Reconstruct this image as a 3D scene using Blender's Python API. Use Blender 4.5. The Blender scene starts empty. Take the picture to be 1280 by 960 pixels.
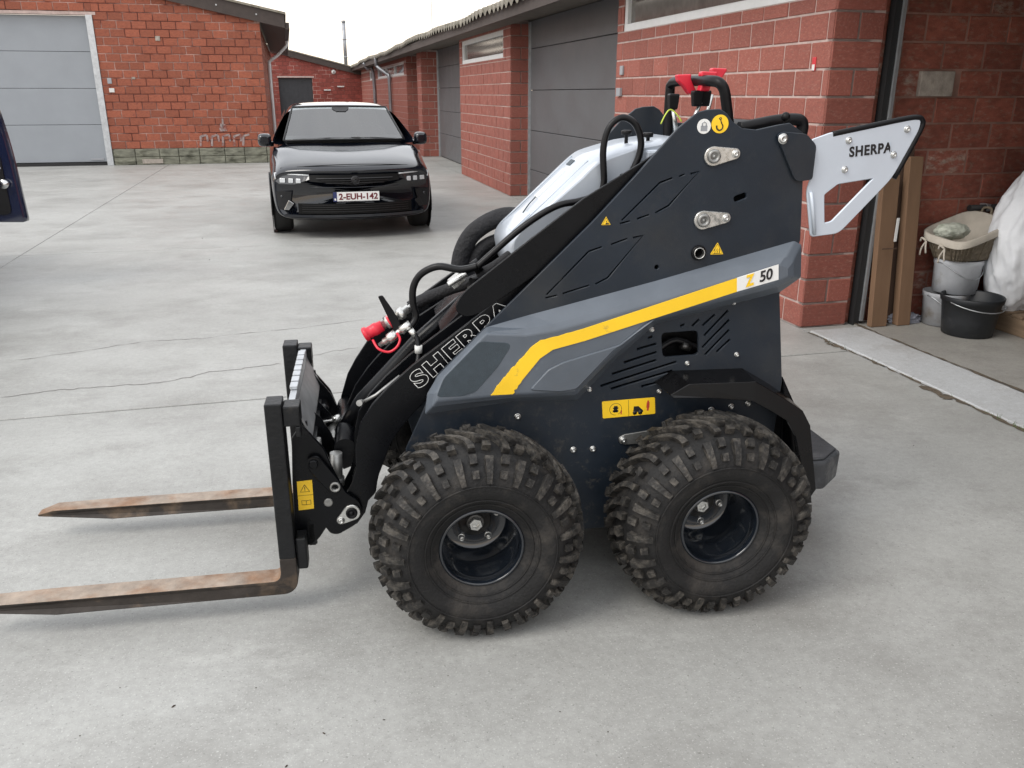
import bpy, bmesh, math, random
from mathutils import Vector, Matrix
R = math.radians
random.seed(7)
sc = bpy.context.scene
C = sc.collection

# ------------------------------------------------------------------ camera
CAM_H = 1.57
cd = bpy.data.cameras.new("camera"); cam = bpy.data.objects.new("camera", cd); C.objects.link(cam)
cd.sensor_width = 36.0; cd.lens = 36.0 * 1050 / 1280; cd.clip_start = 0.05; cd.clip_end = 600
cam.location = (0, 0, CAM_H); cam.rotation_euler = (R(90 - 19.071), 0, 0)
sc.camera = cam

# ------------------------------------------------------------------ sky, sun, exposure
SUN_EL, SUN_AZ = 48.0, 236.0          # azimuth clockwise from +Y: from the left, behind the camera
w = bpy.data.worlds.new("World"); sc.world = w; w.use_nodes = True
nt = w.node_tree; nt.nodes.clear()
wo = nt.nodes.new("ShaderNodeOutputWorld"); bg = nt.nodes.new("ShaderNodeBackground")
sky = nt.nodes.new("ShaderNodeTexSky"); sky.sky_type = 'NISHITA'; sky.sun_disc = False
sky.sun_elevation = R(SUN_EL); sky.sun_rotation = R(SUN_AZ); sky.air_density = 1.0; sky.dust_density = 3.0
tc = nt.nodes.new("ShaderNodeTexCoord")
cl = nt.nodes.new("ShaderNodeTexNoise"); cl.inputs["Scale"].default_value = 2.2; cl.inputs["Detail"].default_value = 6
mp = nt.nodes.new("ShaderNodeMapping"); mp.inputs["Scale"].default_value = (1, 1, 3.0)
ramp = nt.nodes.new("ShaderNodeValToRGB")
ramp.color_ramp.elements[0].position = 0.3; ramp.color_ramp.elements[0].color = (8.6, 8.8, 9.2, 1)
ramp.color_ramp.elements[1].position = 0.7; ramp.color_ramp.elements[1].color = (11.8, 11.9, 12.0, 1)
mx = nt.nodes.new("ShaderNodeMix"); mx.data_type = 'RGBA'; mx.inputs[0].default_value = 0.86
# warm, thinner cloud low over the horizon
sep = nt.nodes.new("ShaderNodeSeparateXYZ"); mr = nt.nodes.new("ShaderNodeMapRange")
mr.inputs[1].default_value = 0.0; mr.inputs[2].default_value = 0.22; mr.inputs[3].default_value = 1.0; mr.inputs[4].default_value = 0.0
mw = nt.nodes.new("ShaderNodeMix"); mw.data_type = 'RGBA'; mw.inputs[7].default_value = (13.5, 11.3, 9.0, 1)
L = nt.links.new
L(tc.outputs["Generated"], mp.inputs["Vector"]); L(mp.outputs[0], cl.inputs["Vector"]); L(cl.outputs["Fac"], ramp.inputs[0])
L(tc.outputs["Generated"], sep.inputs[0]); L(sep.outputs[2], mr.inputs[0]); L(mr.outputs[0], mw.inputs[0]); L(ramp.outputs[0], mw.inputs[6])
L(sky.outputs[0], mx.inputs[6]); L(mw.outputs[2], mx.inputs[7]); L(mx.outputs[2], bg.inputs[0])
bg.inputs[1].default_value = 0.1
L(bg.outputs[0], wo.inputs[0])
sd = bpy.data.lights.new("sun", 'SUN'); sun = bpy.data.objects.new("sun", sd); C.objects.link(sun)
sd.energy = 1.1; sd.angle = R(28); sd.color = (1.0, 0.96, 0.9)
_a = R(SUN_AZ); _e = R(SUN_EL)
_d = Vector((math.sin(_a) * math.cos(_e), math.cos(_a) * math.cos(_e), math.sin(_e)))
sun.rotation_euler = _d.to_track_quat('Z', 'Y').to_euler()
sc.view_settings.view_transform = 'Standard'; sc.view_settings.look = 'None'
sc.view_settings.gamma = 1.0; sc.view_settings.use_curve_mapping = False
sc.view_settings.exposure = 0.70

# ------------------------------------------------------------------ materials
def mat(name, col, rough=0.6, metal=0.0, spec=0.5, var=0.0, vscale=8.0, bump=0.0, bscale=60.0, rnd=0.0,
        col2=None, c2pos=(0.5, 0.65), c2scale=6.0, coat=0.0, rvar=0.0, ior=1.5, stretch=(1, 1, 1), detail=6):
    m = bpy.data.materials.new(name); m.use_nodes = True
    n = m.node_tree.nodes; l = m.node_tree.links.new
    b = n["Principled BSDF"]
    b.inputs["Roughness"].default_value = rough; b.inputs["Metallic"].default_value = metal
    b.inputs["IOR"].default_value = ior; b.inputs["Specular IOR Level"].default_value = spec
    b.inputs["Coat Weight"].default_value = coat; b.inputs["Coat Roughness"].default_value = 0.06
    b.inputs["Base Color"].default_value = (*col, 1)
    if not (var or bump or rnd or col2 or rvar): return m
    t = n.new("ShaderNodeTexCoord"); mpn = n.new("ShaderNodeMapping"); mpn.inputs["Scale"].default_value = stretch
    l(t.outputs["Object"], mpn.inputs[0]); src = mpn.outputs[0]
    if rnd:
        oi = n.new("ShaderNodeObjectInfo"); ad = n.new("ShaderNodeVectorMath"); ad.operation = 'ADD'
        sc_ = n.new("ShaderNodeMath"); sc_.operation = 'MULTIPLY'; sc_.inputs[1].default_value = 37.0
        l(oi.outputs["Random"], sc_.inputs[0]); l(mpn.outputs[0], ad.inputs[0]); l(sc_.outputs[0], ad.inputs[1]); src = ad.outputs[0]
    out = None
    hs = n.new("ShaderNodeHueSaturation"); hs.inputs["Color"].default_value = (*col, 1)
    if col2:
        nz = n.new("ShaderNodeTexNoise"); nz.inputs["Scale"].default_value = c2scale; nz.inputs["Detail"].default_value = detail
        nz.inputs["Roughness"].default_value = 0.65
        rp = n.new("ShaderNodeMapRange"); rp.inputs[1].default_value = c2pos[0]; rp.inputs[2].default_value = c2pos[1]
        mi = n.new("ShaderNodeMix"); mi.data_type = 'RGBA'
        mi.inputs[6].default_value = (*col, 1); mi.inputs[7].default_value = (*col2, 1)
        l(src, nz.inputs["Vector"]); l(nz.outputs["Fac"], rp.inputs[0]); l(rp.outputs[0], mi.inputs[0]); l(mi.outputs[2], hs.inputs["Color"])
    if var:
        nv = n.new("ShaderNodeTexNoise"); nv.inputs["Scale"].default_value = vscale; nv.inputs["Detail"].default_value = detail
        nv.inputs["Roughness"].default_value = 0.6
        mv = n.new("ShaderNodeMapRange"); mv.inputs[1].default_value = 0.3; mv.inputs[2].default_value = 0.7
        mv.inputs[3].default_value = 1 - var; mv.inputs[4].default_value = 1 + var
        l(src, nv.inputs["Vector"]); l(nv.outputs["Fac"], mv.inputs[0]); val = mv.outputs[0]
        if rnd:
            r2 = n.new("ShaderNodeMapRange"); r2.inputs[3].default_value = 1 - rnd; r2.inputs[4].default_value = 1 + rnd
            mu = n.new("ShaderNodeMath"); mu.operation = 'MULTIPLY'
            l(oi.outputs["Random"], r2.inputs[0]); l(r2.outputs[0], mu.inputs[0]); l(val, mu.inputs[1]); val = mu.outputs[0]
        l(val, hs.inputs["Value"])
        if rvar:
            rr = n.new("ShaderNodeMapRange"); rr.inputs[1].default_value = 0.3; rr.inputs[2].default_value = 0.7
            rr.inputs[3].default_value = max(0.02, rough - rvar); rr.inputs[4].default_value = min(1, rough + rvar)
            l(nv.outputs["Fac"], rr.inputs[0]); l(rr.outputs[0], b.inputs["Roughness"])
    l(hs.outputs[0], b.inputs["Base Color"])
    if bump:
        nb = n.new("ShaderNodeTexNoise"); nb.inputs["Scale"].default_value = bscale; nb.inputs["Detail"].default_value = 4
        bu = n.new("ShaderNodeBump"); bu.inputs["Strength"].default_value = bump; bu.inputs["Distance"].default_value = 0.01
        l(src, nb.inputs["Vector"]); l(nb.outputs["Fac"], bu.inputs["Height"]); l(bu.outputs[0], b.inputs["Normal"])
    return m

M = {}
M['brick'] = mat('red_painted_brick', (0.265, 0.082, 0.060), 0.75, var=0.16, vscale=9, bump=0.35, bscale=45, rnd=0.14, col2=(0.38, 0.21, 0.17), c2pos=(0.54, 0.80), c2scale=14)
M['brick_left'] = mat('red_weathered_brick', (0.275, 0.080, 0.043), 0.8, var=0.22, vscale=7, bump=0.4, bscale=45, rnd=0.16, col2=(0.16, 0.04, 0.03), c2pos=(0.54, 0.74), c2scale=5)
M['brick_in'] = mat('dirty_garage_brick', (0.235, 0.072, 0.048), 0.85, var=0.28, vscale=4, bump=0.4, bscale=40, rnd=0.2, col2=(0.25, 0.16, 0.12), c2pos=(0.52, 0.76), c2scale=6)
M['brick_smear'] = mat('mortar_smeared_brick', (0.24, 0.08, 0.055), 0.9, var=0.25, vscale=5, bump=0.5, bscale=40, rnd=0.15, col2=(0.33, 0.26, 0.215), c2pos=(0.46, 0.68), c2scale=4)
M['brick_far'] = mat('far_red_brick', (0.23, 0.05, 0.037), 0.8, var=0.25, vscale=3, bump=0.3, bscale=30, rnd=0.2)
M['mortar'] = mat('pale_mortar', (0.43, 0.33, 0.30), 0.9, var=0.2, vscale=12, bump=0.3, bscale=90)
M['mortar_left'] = mat('painted_mortar', (0.12, 0.04, 0.032), 0.9, var=0.4, vscale=3, col2=(0.46, 0.30, 0.26), c2pos=(0.47, 0.56), c2scale=1.1, detail=3)
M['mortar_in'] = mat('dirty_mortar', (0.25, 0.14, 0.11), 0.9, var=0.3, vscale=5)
M['bare_block'] = mat('bare_grey_block', (0.34, 0.30, 0.26), 0.9, var=0.25, vscale=20, bump=0.3)
M['plinth'] = mat('weathered_plinth_concrete', (0.18, 0.18, 0.14), 0.9, var=0.4, vscale=5, bump=0.4, col2=(0.05, 0.05, 0.032), c2pos=(0.5, 0.7), c2scale=3, stretch=(1, 1, 3))
M['door'] = mat('grey_door_paint', (0.115, 0.116, 0.122), 0.5, var=0.05, vscale=2, bump=0.12, bscale=120, rvar=0.08)
M['door_pale'] = mat('pale_grey_door_paint', (0.27, 0.29, 0.315), 0.5, var=0.04, vscale=2, bump=0.12, bscale=100)
M['dark_gate'] = mat('dark_gate_paint', (0.035, 0.037, 0.042), 0.5, var=0.15)
M['seal'] = mat('black_rubber_seal', (0.012, 0.012, 0.013), 0.7)
M['galv'] = mat('galvanised_steel', (0.50, 0.52, 0.54), 0.42, 0.7, var=0.15, vscale=14)
M['zinc'] = mat('zinc_pipe', (0.30, 0.31, 0.33), 0.45, 0.6, var=0.2, vscale=6)
M['wframe'] = mat('white_window_frame', (0.72, 0.73, 0.73), 0.4, var=0.06)
M['pane'] = mat('window_glass', (0.15, 0.14, 0.13), 0.08, spec=0.8, var=0.2)
M['brown'] = mat('brown_fascia_board', (0.045, 0.032, 0.027), 0.6, var=0.2)
M['soffit'] = mat('soffit_board', (0.10, 0.085, 0.07), 0.8, var=0.25)
M['roof'] = mat('weathered_fibre_cement', (0.22, 0.20, 0.165), 0.9, var=0.3, vscale=5, bump=0.4, col2=(0.10, 0.095, 0.06), c2pos=(0.5, 0.7), c2scale=8)

def concrete(name, base, stain, dark, tint=None):
    m = bpy.data.materials.new(name); m.use_nodes = True
    n = m.node_tree.nodes; l = m.node_tree.links.new; b = n["Principled BSDF"]
    g = n.new("ShaderNodeNewGeometry"); src = g.outputs["Position"]
    def noise(scale, det=6, rough=0.6, sv=(1, 1, 1), off=(0, 0, 0)):
        mp_ = n.new("ShaderNodeMapping"); mp_.inputs["Scale"].default_value = sv; mp_.inputs["Location"].default_value = off
        mp_.inputs["Rotation"].default_value = (0, 0, R(-14))
        l(src, mp_.inputs[0]); x = n.new("ShaderNodeTexNoise"); x.inputs["Scale"].default_value = scale
        x.inputs["Detail"].default_value = det; x.inputs["Roughness"].default_value = rough; l(mp_.outputs[0], x.inputs["Vector"]); return x.outputs["Fac"]
    def mr_(v, a, c, o0, o1):
        x = n.new("ShaderNodeMapRange"); x.inputs[1].default_value = a; x.inputs[2].default_value = c
        x.inputs[3].default_value = o0; x.inputs[4].default_value = o1; l(v, x.inputs[0]); return x.outputs[0]
    def mixc(f, c1, c2):
        x = n.new("ShaderNodeMix"); x.data_type = 'RGBA'
        for i, c_ in ((6, c1), (7, c2)):
            if isinstance(c_, tuple): x.inputs[i].default_value = (*c_, 1)
            else: l(c_, x.inputs[i])
        l(f, x.inputs[0]); return x.outputs[2]
    c = mixc(mr_(noise(0.5, 7, 0.68, (1, 1.15, 1)), 0.38, 0.64, 0, 1), base, stain)
    c = mixc(mr_(noise(1.3, 7, 0.72, (0.9, 1.2, 1), (3, 8, 0)), 0.48, 0.70, 0, 0.75), c, dark)
    c = mixc(mr_(noise(2.4, 7, 0.78, (0.7, 1.3, 1), (11, 2, 0)), 0.56, 0.72, 0, 0.55), c, tuple(min(1, v * 1.28) for v in base))
    c = mixc(mr_(noise(34, 6, 0.75, off=(7, 1, 0)), 0.35, 0.68, 0, 0.30), c, tuple(v * 0.62 for v in dark))
    c = mixc(mr_(noise(150, 2, 0.6), 0.60, 0.72, 0, 0.6), c, tuple(min(1, v * 1.45) for v in base))
    c = mixc(mr_(noise(110, 2, 0.6, off=(4, 4, 0)), 0.62, 0.75, 0, 0.6), c, tuple(v * 0.4 for v in dark))
    l(c, b.inputs["Base Color"])
    l(mr_(noise(2.2, 6), 0.3, 0.7, 0.40, 0.62), b.inputs["Roughness"])
    b.inputs["Specular IOR Level"].default_value = 0.55
    bu = n.new("ShaderNodeBump"); bu.inputs["Strength"].default_value = 0.25; bu.inputs["Distance"].default_value = 0.004
    l(noise(95, 5, 0.7), bu.inputs["Height"]); l(bu.outputs[0], b.inputs["Normal"])
    return m
M['yard'] = concrete('yard_concrete', (0.385, 0.387, 0.37), (0.30, 0.299, 0.284), (0.215, 0.21, 0.196))
M['strip'] = concrete('pale_threshold_concrete', (0.50, 0.515, 0.525), (0.43, 0.44, 0.445), (0.32, 0.31, 0.29))
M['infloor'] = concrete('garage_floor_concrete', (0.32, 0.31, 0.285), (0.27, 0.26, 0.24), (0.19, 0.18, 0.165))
M['gap'] = mat('joint_dirt', (0.055, 0.05, 0.042), 0.95, var=0.4, vscale=20)
M['crack'] = mat('crack_dirt', (0.15, 0.14, 0.13), 0.95, var=0.3, vscale=20)
M['soil'] = mat('joint_soil', (0.10, 0.078, 0.055), 0.95, var=0.4, vscale=30, bump=0.6)
M['leaf'] = mat('dry_leaf', (0.045, 0.03, 0.022), 0.9, var=0.4)
M['grass'] = mat('joint_grass', (0.07, 0.10, 0.03), 0.8)

# ------------------------------------------------------------------ mesh helpers
class MB:
    """collects simple shapes, then links them as one mesh object"""
    def __init__(s): s.v = []; s.f = []; s.sm = []
    def add(s, vs, fs, smooth=False):
        o = len(s.v); s.v += [tuple(p) for p in vs]; s.f += [tuple(i + o for i in f) for f in fs]; s.sm += [smooth] * len(fs); return s
    def box(s, c, d, rz=0.0, rot=None):
        x, y, z = (k / 2 for k in d)
        p = [Vector((i * x, j * y, k * z)) for i in (-1, 1) for j in (-1, 1) for k in (-1, 1)]
        m = rot if rot is not None else Matrix.Rotation(rz, 3, 'Z'); c = Vector(c)
        return s.add([c + m @ q for q in p], [(0, 1, 3, 2), (4, 6, 7, 5), (0, 4, 5, 1), (2, 3, 7, 6), (0, 2, 6, 4), (1, 5, 7, 3)])
    def bounds(s, a, b):
        return s.box([(i + j) / 2 for i, j in zip(a, b)], [abs(j - i) for i, j in zip(a, b)])
    def cyl(s, p0, p1, r0, r1=None, n=16, caps=True):
        p0 = Vector(p0); p1 = Vector(p1); r1 = r0 if r1 is None else r1
        d = (p1 - p0).normalized(); a = d.orthogonal().normalized(); b = d.cross(a)
        vs = []
        for p, r in ((p0, r0), (p1, r1)):
            vs += [p + a * (r * math.cos(2 * math.pi * i / n)) + b * (r * math.sin(2 * math.pi * i / n)) for i in range(n)]
        o = len(s.v); s.v += [tuple(q) for q in vs]
        for i in range(n): s.f.append((o + i, o + (i + 1) % n, o + n + (i + 1) % n, o + n + i)); s.sm.append(n > 8)
        if caps:
            s.f.append(tuple(o + i for i in reversed(range(n)))); s.sm.append(False)
            s.f.append(tuple(o + n + i for i in range(n))); s.sm.append(False)
        return s
    def tube(s, pts, r, n=10, caps=True, res=0):
        pts = [Vector(p) for p in pts]
        if res:
            q = []
            for i in range(len(pts) - 1):
                a = pts[max(i - 1, 0)]; b = pts[i]; c = pts[i + 1]; d = pts[min(i + 2, len(pts) - 1)]
                for k in range(res):
                    t = k / res
                    q.append(0.5 * ((2 * b) + (c - a) * t + (2 * a - 5 * b + 4 * c - d) * t * t + (3 * b - a - 3 * c + d) * t ** 3))
            q.append(pts[-1]); pts = q
        rr = r if isinstance(r, (list, tuple)) else None
        o = len(s.v); t0 = (pts[1] - pts[0]).normalized(); a = t0.orthogonal().normalized()
        for i, p in enumerate(pts):
            t = (pts[min(i + 1, len(pts) - 1)] - pts[max(i - 1, 0)]).normalized()
            a = (a - t * a.dot(t)).normalized(); b = t.cross(a)
            k = r if rr is None else rr[0] + (rr[1] - rr[0]) * i / (len(pts) - 1)
            s.v += [tuple(p + a * (k * math.cos(2 * math.pi * j / n)) + b * (k * math.sin(2 * math.pi * j / n))) for j in range(n)]
        for i in range(len(pts) - 1):
            for j in range(n):
                s.f.append((o + i * n + j, o + i * n + (j + 1) % n, o + (i + 1) * n + (j + 1) % n, o + (i + 1) * n + j)); s.sm.append(True)
        if caps:
            s.f.append(tuple(o + j for j in reversed(range(n)))); s.sm.append(False)
            e = o + (len(pts) - 1) * n; s.f.append(tuple(e + j for j in range(n))); s.sm.append(False)
        return s
    def lathe(s, prof, o, axis=(0, 0, 1), n=32, smooth=True, cap0=False, cap1=False):
        """prof: (along axis, radius)"""
        o = Vector(o); d = Vector(axis).normalized(); a = d.orthogonal().normalized(); b = d.cross(a); k = len(s.v)
        for h, r in prof:
            s.v += [tuple(o + d * h + a * (r * math.cos(2 * math.pi * i / n)) + b * (r * math.sin(2 * math.pi * i / n))) for i in range(n)]
        for j in range(len(prof) - 1):
            for i in range(n):
                s.f.append((k + j * n + i, k + j * n + (i + 1) % n, k + (j + 1) * n + (i + 1) % n, k + (j + 1) * n + i)); s.sm.append(smooth)
        if cap0: s.f.append(tuple(k + i for i in reversed(range(n)))); s.sm.append(False)
        if cap1: e = k + (len(prof) - 1) * n; s.f.append(tuple(e + i for i in range(n))); s.sm.append(False)
        return s
    def prism(s, poly, w0, w1):
        """poly in (u, z), swept along the second axis"""
        n = len(poly); vs = [(p[0], w0, p[1]) for p in poly] + [(p[0], w1, p[1]) for p in poly]
        fs = [tuple(range(n)), tuple(range(2 * n - 1, n - 1, -1))] + [(i, i + n, (i + 1) % n + n, (i + 1) % n) for i in range(n)]
        return s.add(vs, fs)
    def loft(s, loops, close=True, cap=True, smooth=False):
        k = len(s.v); n = len(loops[0])
        for lp in loops: s.v += [tuple(p) for p in lp]
        for j in range(len(loops) - 1):
            for i in range(n if close else n - 1):
                s.f.append((k + j * n + i, k + j * n + (i + 1) % n, k + (j + 1) * n + (i + 1) % n, k + (j + 1) * n + i)); s.sm.append(smooth)
        if cap:
            s.f.append(tuple(k + i for i in range(n))); s.sm.append(False)
            e = k + (len(loops) - 1) * n; s.f.append(tuple(e + i for i in reversed(range(n)))); s.sm.append(False)
        return s
    def build(s, name, m, parent=None, bevel=0.0, seg=2, fix=True, loc=None, auto=None):
        me = bpy.data.meshes.new(name); me.from_pydata(s.v, [], s.f)
        me.polygons.foreach_set("use_smooth", s.sm)
        if fix or bevel:
            bm = bmesh.new(); bm.from_mesh(me)
            if fix: bmesh.ops.recalc_face_normals(bm, faces=bm.faces)
            if bevel:
                es = [e for e in bm.edges if len(e.link_faces) == 2 and e.calc_face_angle(0) > 0.5]
                bmesh.ops.bevel(bm, geom=es, offset=bevel, segments=seg, profile=0.5, affect='EDGES', clamp_overlap=True)
            bm.to_mesh(me); bm.free()
        return link(name, me, m, parent, loc)

def link(name, me, m=None, parent=None, loc=None):
    o = bpy.data.objects.new(name, me); C.objects.link(o)
    if m is not None:
        me.materials.clear(); me.materials.append(M[m] if isinstance(m, str) else m)
    if parent: o.parent = parent
    if loc: o.location = loc
    return o

def empty(name, loc=(0, 0, 0), rz=0.0):
    o = bpy.data.objects.new(name, None); C.objects.link(o); o.location = loc; o.rotation_euler = (0, 0, rz); o.empty_display_size = 0.2
    return o

def tag(o, label=None, cat=None, group=None, kind=None):
    if label: o["label"] = label
    if cat: o["category"] = cat
    if group: o["group"] = group
    if kind: o["kind"] = kind
    return o

def arc(cx, cy, r, a0, a1, n):
    return [(cx + r * math.cos(R(a0 + (a1 - a0) * i / n)), cy + r * math.sin(R(a0 + (a1 - a0) * i / n))) for i in range(n + 1)]

def rounded(poly, r, n=4):
    """round the corners of a polygon; r is one radius or one for each corner"""
    out = []; k = len(poly)
    for i in range(k):
        p = Vector(poly[i]); a = Vector(poly[i - 1]); b = Vector(poly[(i + 1) % k]); rr = r[i] if isinstance(r, (list, tuple)) else r
        if rr <= 0: out.append(tuple(p)); continue
        da = a - p; db = b - p; la = min(rr, da.length * 0.48); lb = min(rr, db.length * 0.48)
        q0 = p + da.normalized() * la; q1 = p + db.normalized() * lb
        for j in range(n + 1):
            t = j / n; out.append(tuple((1 - t) ** 2 * q0 + 2 * t * (1 - t) * p + t * t * q1))
    return out

def _curve_mesh(cu, name):
    ob = bpy.data.objects.new("tmp", cu); C.objects.link(ob)
    dg = bpy.context.evaluated_depsgraph_get()
    me = bpy.data.meshes.new_from_object(ob.evaluated_get(dg)); me.name = name
    bpy.data.objects.remove(ob); bpy.data.curves.remove(cu)
    return me

def plate(name, outline, holes, w0, t, m, parent=None, bev=0.0015):
    """a cut steel plate: outline and holes in (u, z), from depth w0 to w0 + t"""
    cu = bpy.data.curves.new(name, 'CURVE'); cu.dimensions = '2D'; cu.fill_mode = 'BOTH'
    cu.extrude = max(t / 2 - bev, 0.0005); cu.bevel_depth = bev; cu.bevel_resolution = 0
    for lp in [outline] + list(holes):
        sp = cu.splines.new('POLY'); sp.points.add(len(lp) - 1); sp.use_cyclic_u = True
        for q, p in zip(sp.points, lp): q.co = (p[0], p[1], 0, 1)
    me = _curve_mesh(cu, name)
    me.transform(Matrix(((1, 0, 0, 0), (0, 0, -1, w0 + t / 2), (0, 1, 0, 0), (0, 0, 0, 1))))
    return link(name, me, m, parent)

def text(name, body, at, size, m, parent=None, ang=0.0, depth=0.0008, outline=0.0, shear=0.0, spacing=1.0, wx=1.0, bold=0.0, basis=None, align='CENTER', fit=None):
    cu = bpy.data.curves.new(name, 'FONT'); cu.body = body; cu.size = size; cu.align_x = align; cu.align_y = 'CENTER'
    cu.space_character = spacing; cu.shear = shear
    if outline: cu.fill_mode = 'NONE'; cu.bevel_depth = outline; cu.bevel_resolution = 0; cu.offset = bold
    else: cu.extrude = depth; cu.offset = bold
    me = _curve_mesh(cu, name)
    if fit:
        xs = [v.co.x for v in me.vertices]; ys = [v.co.y for v in me.vertices]
        me.transform(Matrix.Translation((-(min(xs) + max(xs)) / 2, -(min(ys) + max(ys)) / 2, 0)))
        me.transform(Matrix.Diagonal((fit[0] / (max(xs) - min(xs)), fit[1] / (max(ys) - min(ys)), 1, 1)))
    me.transform(Matrix.Diagonal((wx, 1, 1, 1)))
    me.transform(Matrix.Rotation(ang, 4, 'Z'))
    B = basis if basis is not None else Matrix(((1, 0, 0, 0), (0, 0, -1, 0), (0, 1, 0, 0), (0, 0, 0, 1)))
    me.transform(Matrix.Translation(at) @ B)
    return link(name, me, m, parent)

# ================================================================== GROUND
YA = R(14.3)                                    # the yard's grid is turned against the camera
def yard(t, s):                                 # yard grid -> world
    return (t * math.cos(YA) - s * math.sin(YA), t * math.sin(YA) + s * math.cos(YA))
gm = MB(); gm.add([(-150, -60, -0.03), (150, -60, -0.03), (150, 200, -0.03), (-150, 200, -0.03)], [(0, 1, 2, 3)])
ground = tag(gm.build('ground', 'gap'), 'bare dirt ground under the concrete yard', kind='structure')
yard_o = empty('concrete_yard', (0, 0, 0), YA); tag(yard_o, 'grey concrete yard cast in large slabs', kind='structure')
TS = [-21.3, -15.1, -8.93, -2.77, 3.395]
SS = [-5.6, -0.55, 4.5, 9.55, 14.6, 19.65, 24.7, 29.75, 34.8, 41]
for i in range(len(TS) - 1):
    for j in range(len(SS) - 1):
        if i == 0 and j > 4: continue
        g0 = 0.008 if j == 2 else 0.004; g1 = 0.008 if j == 1 else 0.004
        b = MB(); b.bounds((TS[i] + 0.004, SS[j] + g0, -0.05), (TS[i + 1] - 0.004, SS[j + 1] - g1, 0.0))
        b.build('slab', 'yard', yard_o, bevel=0.004, seg=1)

def ribbon(name, pts, wid, m, parent, z=0.002, jitter=0.3, sub=6, seed=1):
    rg = random.Random(seed); P = []
    for a, b in zip(pts, pts[1:]):
        for k in range(sub):
            t = k / sub; P.append(Vector((a[0] + (b[0] - a[0]) * t + rg.gauss(0, 0.005), a[1] + (b[1] - a[1]) * t + rg.gauss(0, 0.007))))
    P.append(Vector(pts[-1])); vs = []; fs = []
    for i, p in enumerate(P):
        d = (P[min(i + 1, len(P) - 1)] - P[max(i - 1, 0)]).normalized(); nrm = Vector((-d.y, d.x)); k = wid * (1 + rg.uniform(-1, 1) * jitter)
        if i in (0, len(P) - 1): k *= 0.2
        vs += [(*(p + nrm * k / 2), z), (*(p - nrm * k / 2), z)]
    for i in range(len(P) - 1): fs.append((2 * i, 2 * i + 1, 2 * i + 3, 2 * i + 2))
    b = MB(); b.add(vs, fs); o = b.build(name, m, parent, fix=False)
    return o
def to_yard(lst): return [(x * math.cos(YA) + y * math.sin(YA), -x * math.sin(YA) + y * math.cos(YA)) for x, y in lst]
ribbon('crack', to_yard([(-2.7904, 4.3011), (-2.6667, 4.3786), (-2.5367, 4.4451), (-2.3834, 4.4722), (-2.1524, 4.5343), (-1.9858, 4.588), (-1.8018, 4.7529), (-1.5605, 4.8582), (-1.4154, 4.9174)]), 0.006, 'crack', yard_o, seed=3)
ribbon('crack', to_yard([(-1.2875, 5.0667), (-1.1726, 5.1709), (-0.9957, 5.2791)]), 0.004, 'crack', yard_o, seed=4)
ribbon('crack', to_yard([(-3.0929, 4.9993), (-2.7324, 5.2065), (-2.465, 5.4105), (-2.1428, 5.4687), (-1.8795, 5.5987), (-1.5024, 5.756), (-1.0309, 6.0016)]), 0.004, 'crack', yard_o, z=0.0022, jitter=0.8, seed=5)

# threshold slab along the open garage, garage floor, dirt in the joint
FPX, FPY, FAN = 2.04, 5.76, R(104.3)
th = empty('threshold', (FPX, FPY, 0), FAN); tag(th, 'pale concrete threshold strip in front of the open garage', kind='structure')
b = MB(); b.bounds((-6.2, -0.41, -0.05), (-0.115, -0.006, 0.012)); b.build('strip', 'strip', th, bevel=0.006, seg=2)
b = MB(); b.bounds((-0.112, -1.2, -0.05), (36, -0.001, -0.002)); b.build('sill_slab', 'yard', th)
fl = empty('garage_floor', (FPX, FPY, 0), FAN); tag(fl, 'dusty concrete floor inside the open garage', kind='structure')
b = MB(); b.bounds((-6.2, -6.5, -0.05), (0.3, -0.418, 0.006)); b.build('floor_slab', 'infloor', fl, bevel=0.004, seg=1)
ribbon('joint_soil', [(-0.13, 0.002), (-0.5, 0.006), (-0.9, 0.0), (-1.3, 0.008), (-1.62, 0.002), (-2.0, 0.01), (-2.6, 0.0)], 0.022, 'soil', th, z=0.003, jitter=0.9, sub=10, seed=8)
ribbon('joint_soil', [(-1.28, 0.03), (-1.4, 0.04), (-1.52, 0.03)], 0.05, 'soil', th, z=0.0035, jitter=0.8, sub=6, seed=9)
ribbon('joint_soil', [(-0.35, 0.03), (-0.42, 0.04), (-0.5, 0.03)], 0.03, 'soil', th, z=0.0035, jitter=0.8, sub=6, seed=10)
ribbon('joint_soil', [(0.0, -0.42), (-0.6, -0.415), (-1.2, -0.42), (-2.2, -0.415)], 0.02, 'soil', th, z=0.0145, jitter=0.9, sub=10, seed=11)
b = MB(); rg = random.Random(5)
for k in range(60):
    x = -1.9 + rg.gauss(0, 0.08) if k < 40 else rg.uniform(-2.4, -0.2); y = 0.006 + rg.gauss(0, 0.008); h = rg.uniform(0.01, 0.035); a = rg.uniform(0, 6.3)
    dx, dy = math.cos(a) * 0.002, math.sin(a) * 0.002
    b.add([(x - dx, y - dy, 0.002), (x + dx, y + dy, 0.002), (x + rg.gauss(0, 0.012), y + rg.gauss(0, 0.012), h)], [(0, 1, 2)])
g_ = b.build('joint_grass', 'grass', th, fix=False); g_["kind"] = "stuff"

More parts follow.
